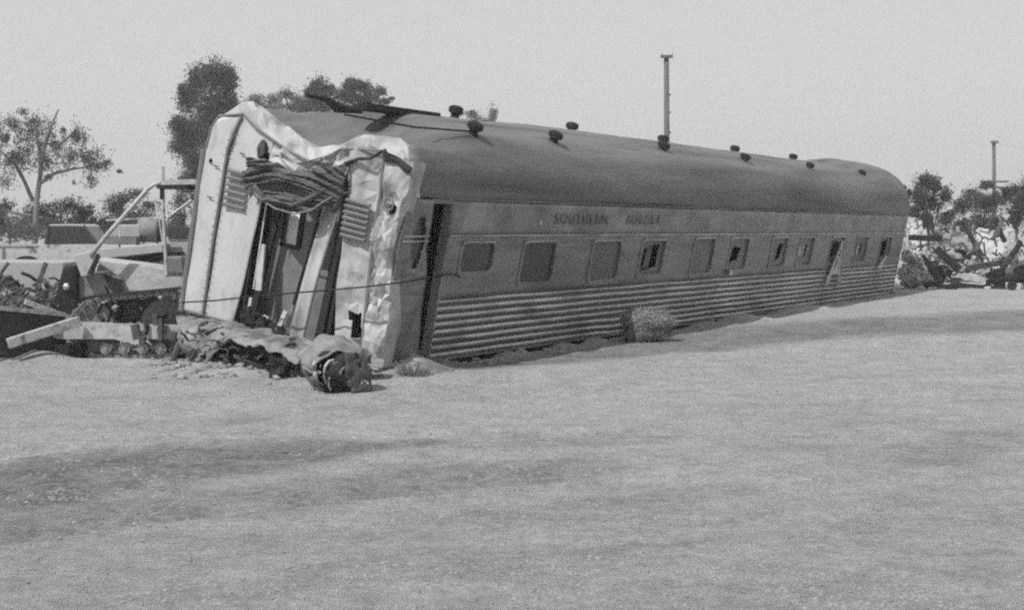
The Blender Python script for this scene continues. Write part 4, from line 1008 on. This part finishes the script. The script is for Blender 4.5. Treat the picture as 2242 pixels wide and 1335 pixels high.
# brush heap of torn insulation beside the far end
random.seed(5)
def leafmass(mb, c, r, n, sz, squash=.5):
    c = Vector(c)
    for _ in range(n):
        d = Vector((random.gauss(0, 1), random.gauss(0, 1), random.gauss(0, 1))).normalized(); q = c+Vector((d.x*r[0], d.y*r[1], d.z*r[2]))*(random.random()**.45)
        if q.z < .02: q.z = .02
        a = Vector((random.gauss(0, 1), random.gauss(0, 1), random.gauss(0, squash))).normalized()*sz*random.uniform(.5, 1.3)
        b_ = a.cross(Vector((random.gauss(0, 1), random.gauss(0, 1), random.gauss(0, 1)))).normalized()*sz*random.uniform(.3, .6)
        k = len(mb.v); mb.v += [q-a*.5-b_*.3, q+b_*.5, q+a*.6, q-b_*.5]; mb.f.append([k, k+1, k+2, k+3])
mb = MB()
for u, v, r, n in ((1992, 600, .30, 420), (2015, 606, .26, 380), (2004, 575, .22, 300), (1985, 560, .16, 160), (2030, 618, .18, 200)):
    c = at(u, v, 39.6); leafmass(mb, c, (r, r, r), n, .13, 1.0); mb.blob(c, (r*.8, r*.7, r*.8), 9, 6, .5)
tag(mb.build('torn_lining_heap', M['pale']), 'ragged heap of torn pale lining at the foot of the far carriage end', 'debris heap')
pts = []
for _ in range(170): p = gnd(random.uniform(1960, 2300), random.uniform(610, 634)); pts.append((p.x, p.y))
mb = MB()
for x, y in pts: r = random.uniform(.05, .16); mb.blob((x, y, r*.3), (r*1.5, r, r*.8), 6, 4, .5)
tag(mb.build('wreck_scraps', M['pale']), 'loose pale scraps strewn under the right hand wreckage', 'scraps', kind='stuff')
mb = MB()
for _ in range(60): p = gnd(random.uniform(1990, 2290), random.uniform(612, 634)); r = random.uniform(.05, .14); mb.blob((p.x, p.y, r*.4+random.uniform(0, .3)), (r*1.5, r, r), 6, 4, .6)
tag(mb.build('dark_scraps', M['black']), 'dark torn iron scraps strewn among the right hand wreckage', 'scraps', kind='stuff')

random.seed(61); mb = MB()
for _ in range(140):
    u = random.uniform(1985, 2270); v = random.triangular(490, 628, 600); Y = random.uniform(40, 44); p = at(u, v, Y); d = Vector((random.gauss(0, 1), random.gauss(0, .5), random.gauss(0, .7))).normalized()*random.uniform(.15, .55)
    if p.z < .05: p.z = .05
    q = p+d; q.z = max(.05, q.z); m_ = (p+q)/2+Vector((0, 0, random.uniform(-.08, .12))); m_.z = max(.05, m_.z)
    mb.tube([p, m_, q], random.uniform(.01, .03), 5)
tag(mb.build('tangled_iron', M['black']), 'tangle of bent pipes and iron strips all through the right hand wreckage', 'tangled iron', kind='stuff')
# ------------------------------------------------------------------ poles
def pole(u, vtop, Y, r, arms, label):
    b0 = at(u+3, 486, Y); b0.z = 0; top = at(u, vtop, Y)
    o = thing('telegraph_pole', label, 'pole', b0, 'telegraph poles'); t_ = top-b0
    MB().tube([(0, 0, -.3), t_*.5, t_], [r*1.15, r, r*.85], 10).build('post', M['wood'], o, smooth=True)
    for z, w in arms:
        q = at(u, z, Y)-b0; MB().box(q+Vector((0, -r, 0)), (w, .09, .10)).build('crossarm', M['wood'], o)
        for k in range(4 if w > .6 else 2):
            x = (k/(3 if w > .6 else 1)-.5)*w*.9; MB().tube([q+Vector((x, -r, .04)), q+Vector((x, -r, .12)), q+Vector((x, -r, .17))], [.02, .04, .02], 6).build('insulator', M['insul'], o)
    if Y < 60:
        for z in (208, 246, 290):
            q = at(u+6, z, Y)-b0; MB().box(q, (.12, .06, .05)).build('step_bolt', M['black'], o)
pole(1459, 122, 52, .105, [(125, .42)], 'tall dark telegraph pole standing behind the middle of the carriage roof')
pole(2176, 308, 78, .10, [(312, .42), (398, 1.5), (411, 1.7)], 'distant telegraph pole with several crossarms above the right hand trees')

# ------------------------------------------------------------------ trees
def tree(name, label, u, vb, Y, limbs, blobs, m, sz=.16, dens=260, group='trees behind the wreck', tr_r=.16, seed=1, gap=-.16):
    random.seed(seed)
    base = at(u, vb, Y); base.z = 0; o = thing(name, label, 'tree', base, group)
    def loc(a, b_, dy=0): return at(a, b_, Y+dy)-base
    tb = MB(); 
    for i, lm in enumerate(limbs):
        P_ = [Vector((loc(lm[0][0], lm[0][1]).x, 0, 0))] if i == 0 and lm[0][1] > 480 else []
        P_ += [loc(a, b_, random.uniform(-.4, .4)) for a, b_ in lm]
        n = len(P_); r0 = tr_r if i == 0 else tr_r*.6
        mb = MB().tube(P_, [r0*(1-.75*k/max(1, n-1)) for k in range(n)], 7, wob=.1); mb.build('trunk' if i == 0 else 'limb', M['bark'], o, smooth=True)
    mb = MB(); px = Y/FPX
    for bu, bv, ru, rv in blobs:
        c = loc(bu, bv, random.uniform(-.8, .8)); R3 = Vector((ru*px, max(ru, rv)*px*.8, rv*px)); ofs = random.uniform(0, 50)
        n = int(dens*R3.x*R3.z*15)+80
        k = 0; tries = 0
        while k < n and tries < n*6:
            tries += 1
            d = Vector((random.gauss(0, 1), random.gauss(0, 1), random.gauss(0, 1))).normalized()*(random.random()**.5)*(.72+abs(random.gauss(0, .33)))
            q = c+Vector((d.x*R3.x, d.y*R3.y, d.z*R3.z))
            if noise.noise(q*1.6+Vector((ofs, 0, 0)))+.4*noise.noise(q*4) < gap+.22*(d.length-.6): continue
            k += 1
            a = Vector((random.gauss(0, .6), random.gauss(0, .6), random.gauss(-.6, .8))).normalized()*sz*random.uniform(.4, 1.1)
            b_ = a.cross(Vector((random.gauss(0, 1), random.gauss(0, 1), random.gauss(0, 1)))).normalized()*sz*random.uniform(.2, .4)
            i0 = len(mb.v); mb.v += [q-a*.5-b_*.3, q+b_*.5, q+a*.6, q-b_*.5]; mb.f.append([i0, i0+1, i0+2, i0+3])
    mb.build('crown', M[m], o)
    return o
# tall dark tree behind the carriage end
tree('tall_tree', 'tall dense dark tree rising behind the left corner of the carriage', 440, 600, 70, [[(440, 600), (445, 400), (455, 250), (470, 150)], [(445, 380), (410, 300), (405, 230)], [(450, 300), (490, 220), (500, 170)]],
     [(470, 165, 42, 38), (500, 175, 24, 35), (430, 180, 24, 40), (410, 220, 24, 35), (470, 235, 52, 50), (405, 285, 36, 32), (460, 290, 62, 45), (400, 320, 34, 24), (430, 350, 42, 30), (440, 385, 42, 28), (410, 405, 32, 25), (505, 235, 20, 40), (390, 270, 24, 18), (398, 195, 10, 14)], 'leafd', dens=300, seed=3, tr_r=.2, gap=-.5)
# sparse gum on the left
tree('gum_tree', 'sparse open gum tree with bare curved limbs at the far left', 60, 560, 48, [[(75, 560), (80, 440), (88, 390), (95, 330), (110, 280), (128, 240)], [(72, 440), (50, 390), (30, 355), (0, 330), (-30, 320)], [(90, 400), (118, 380), (160, 370), (205, 365)], [(92, 350), (80, 300), (70, 250)], [(-20, 452), (40, 468), (100, 478), (150, 492)], [(60, 470), (20, 500), (-20, 520)], [(115, 330), (150, 300), (170, 280)]],
     [(70, 285, 80, 50), (190, 350, 62, 40), (115, 345, 70, 45), (30, 340, 60, 60), (150, 300, 50, 32), (30, 275, 34, 30), (55, 300, 28, 25), (20, 310, 20, 22), (70, 265, 22, 18), (135, 290, 22, 20), (175, 300, 22, 14), (95, 345, 22, 22), (185, 345, 38, 22), (215, 365, 34, 14), (235, 355, 16, 12), (200, 395, 26, 22), (105, 375, 22, 20), (45, 350, 22, 16), (10, 400, 22, 18), (120, 310, 26, 18), (60, 330, 24, 20), (-10, 290, 24, 30), (160, 345, 22, 20), (20, 350, 20, 16), (85, 300, 16, 20), (150, 400, 18, 14), (265, 375, 9, 5), (150, 320, 20, 14), (50, 245, 14, 10)], 'leafm', sz=.11, dens=95, seed=4, tr_r=.12, gap=.02)
# shrubs and low trees on the left
low = [('dense dark bush right of the gum tree foot', 130, 455, 50, [(90, 465, 50, 30), (150, 450, 50, 26), (190, 470, 40, 26), (120, 495, 90, 26), (210, 490, 40, 30), (60, 500, 60, 30), (170, 505, 60, 26)], 'leafd', 5),
       ('grey bush behind the tractor boom', 280, 450, 52, [(270, 440, 40, 22), (300, 425, 28, 14), (250, 455, 28, 26), (300, 470, 46, 22), (330, 450, 26, 16), (290, 500, 60, 26), (250, 500, 40, 30)], 'leafm', 6),
       ('low pale bush at the left edge under the gum tree', 20, 480, 46, [(10, 490, 50, 30), (55, 505, 50, 24), (-20, 470, 40, 34), (10, 455, 30, 20)], 'leafl', 7),
       ('grey bush seen between the canopy post and the carriage', 400, 450, 54, [(395, 440, 30, 20), (400, 480, 36, 24), (380, 505, 50, 26), (420, 430, 22, 24)], 'leafm', 8)]
for lb, u, v, Y, bl2, m, sd in low:
    tree('bush', lb, u, v, Y, [[(u, 560), (u+4, v+10), (u, v)]], bl2, m, sz=.12, dens=230, group='bushes behind the vehicles', seed=sd, tr_r=.08)
# trees showing above the carriage roof
tree('rounded_tree', 'rounded tree crown showing above the dented roof end, left of the pair', 705, 400, 85, [[(705, 500), (705, 250), (705, 200)]], [(700, 192, 26, 26), (718, 205, 26, 24), (680, 205, 20, 18), (700, 225, 44, 18), (690, 240, 44, 16)], 'leafd', sz=.18, seed=9, gap=-.2)
tree('rounded_tree', 'rounded tree crown above the long roof beam, right of the pair', 780, 400, 85, [[(780, 500), (778, 250), (776, 200)]], [(768, 192, 22, 24), (792, 188, 20, 20), (808, 204, 16, 16), (755, 208, 20, 16), (785, 218, 46, 18)], 'leafd', sz=.18, seed=10, gap=-.2)
tree('rounded_tree', 'smaller tree crown at the right end of the clump above the roof', 832, 400, 88, [[(832, 500), (832, 250), (832, 215)]], [(830, 208, 20, 20), (845, 222, 16, 8), (858, 216, 8, 4)], 'leafm', sz=.18, seed=12, gap=-.2)
tree('rounded_tree', 'low pale tree top left of the clump above the roof', 625, 400, 90, [[(625, 500), (625, 260), (628, 215)]], [(630, 208, 26, 18), (600, 218, 24, 14), (560, 220, 30, 16), (540, 232, 22, 16), (655, 222, 22, 14), (585, 238, 50, 16), (640, 236, 40, 14)], 'leafl', sz=.16, seed=13, dens=160, gap=-.2)
tree('rounded_tree', 'faint tree top beside the two front roof ventilators', 1045, 400, 95, [[(1045, 500), (1045, 290), (1040, 250)]], [(1035, 248, 20, 18), (1078, 248, 14, 26), (1060, 268, 30, 14), (1012, 250, 10, 7), (1060, 262, 18, 8)], 'leafl', sz=.16, seed=14, dens=130, gap=-.2)
# right hand trees
tree('spreading_tree', 'dark tree right behind the far end of the carriage', 2030, 560, 60, [[(2035, 560), (2030, 480), (2028, 400)], [(2040, 520), (2055, 460), (2060, 420)]], [(2022, 398, 30, 20), (2050, 410, 28, 20), (2035, 440, 40, 26), (2070, 430, 16, 16), (2010, 430, 20, 26), (2035, 480, 30, 26), (2070, 470, 22, 26), (2000, 470, 16, 24)], 'leafd', seed=15, tr_r=.1)
tree('spreading_tree', 'grey spreading tree around the distant telegraph pole', 2140, 560, 62, [[(2140, 560), (2135, 480), (2130, 430)]], [(2130, 430, 30, 20), (2150, 450, 40, 28), (2100, 450, 22, 22), (2180, 440, 26, 26), (2155, 490, 50, 22), (2160, 405, 18, 10), (2105, 490, 20, 20)], 'leafm', seed=16, tr_r=.1)
tree('spreading_tree', 'dark tree at the right edge behind the wreckage', 2225, 560, 60, [[(2225, 560), (2225, 480), (2222, 430)]], [(2220, 425, 26, 20), (2240, 450, 34, 34), (2215, 480, 26, 26), (2260, 420, 30, 30), (2205, 410, 14, 14)], 'leafd', seed=17, tr_r=.1)
tree('spreading_tree', 'hazy low trees far along the horizon at the right edge', 2300, 560, 90, [[(2300, 560), (2300, 480), (2300, 400)]], [(2300, 400, 50, 40), (2260, 440, 50, 40), (2340, 450, 60, 50)], 'leafm', seed=18, tr_r=.1)
# far tree belt that closes the horizon
random.seed(88); mb = MB()
for _ in range(260):
    x = random.uniform(-140, 190); y = random.uniform(115, 150); h = random.uniform(1.2, 2.6)
    leafmass(mb, (x, y, h*.55), (h*1.3, h, h*.6), 60, .55)
tag(mb.build('far_scrub', M['leafm']), 'low band of distant scrub along the horizon', 'scrub', kind='stuff')

# ------------------------------------------------------------------ dusty air
hz = MB().box((20, 60, 10.2), (620, 620, 23)).build('haze', None); tag(hz, kind='stuff'); hz['label'] = 'thin pale dusty air over the whole plain'
hm = bpy.data.materials.new('dusty_air'); hm.use_nodes = True; t = hm.node_tree; t.nodes.clear()
pv = t.nodes.new('ShaderNodeVolumePrincipled'); pv.inputs['Density'].default_value = 0.0016; pv.inputs['Color'].default_value = (.95, .95, .95, 1); pv.inputs['Anisotropy'].default_value = .2
mo = t.nodes.new('ShaderNodeOutputMaterial'); t.links.new(pv.outputs[0], mo.inputs['Volume']); hz.data.materials.clear(); hz.data.materials.append(hm)
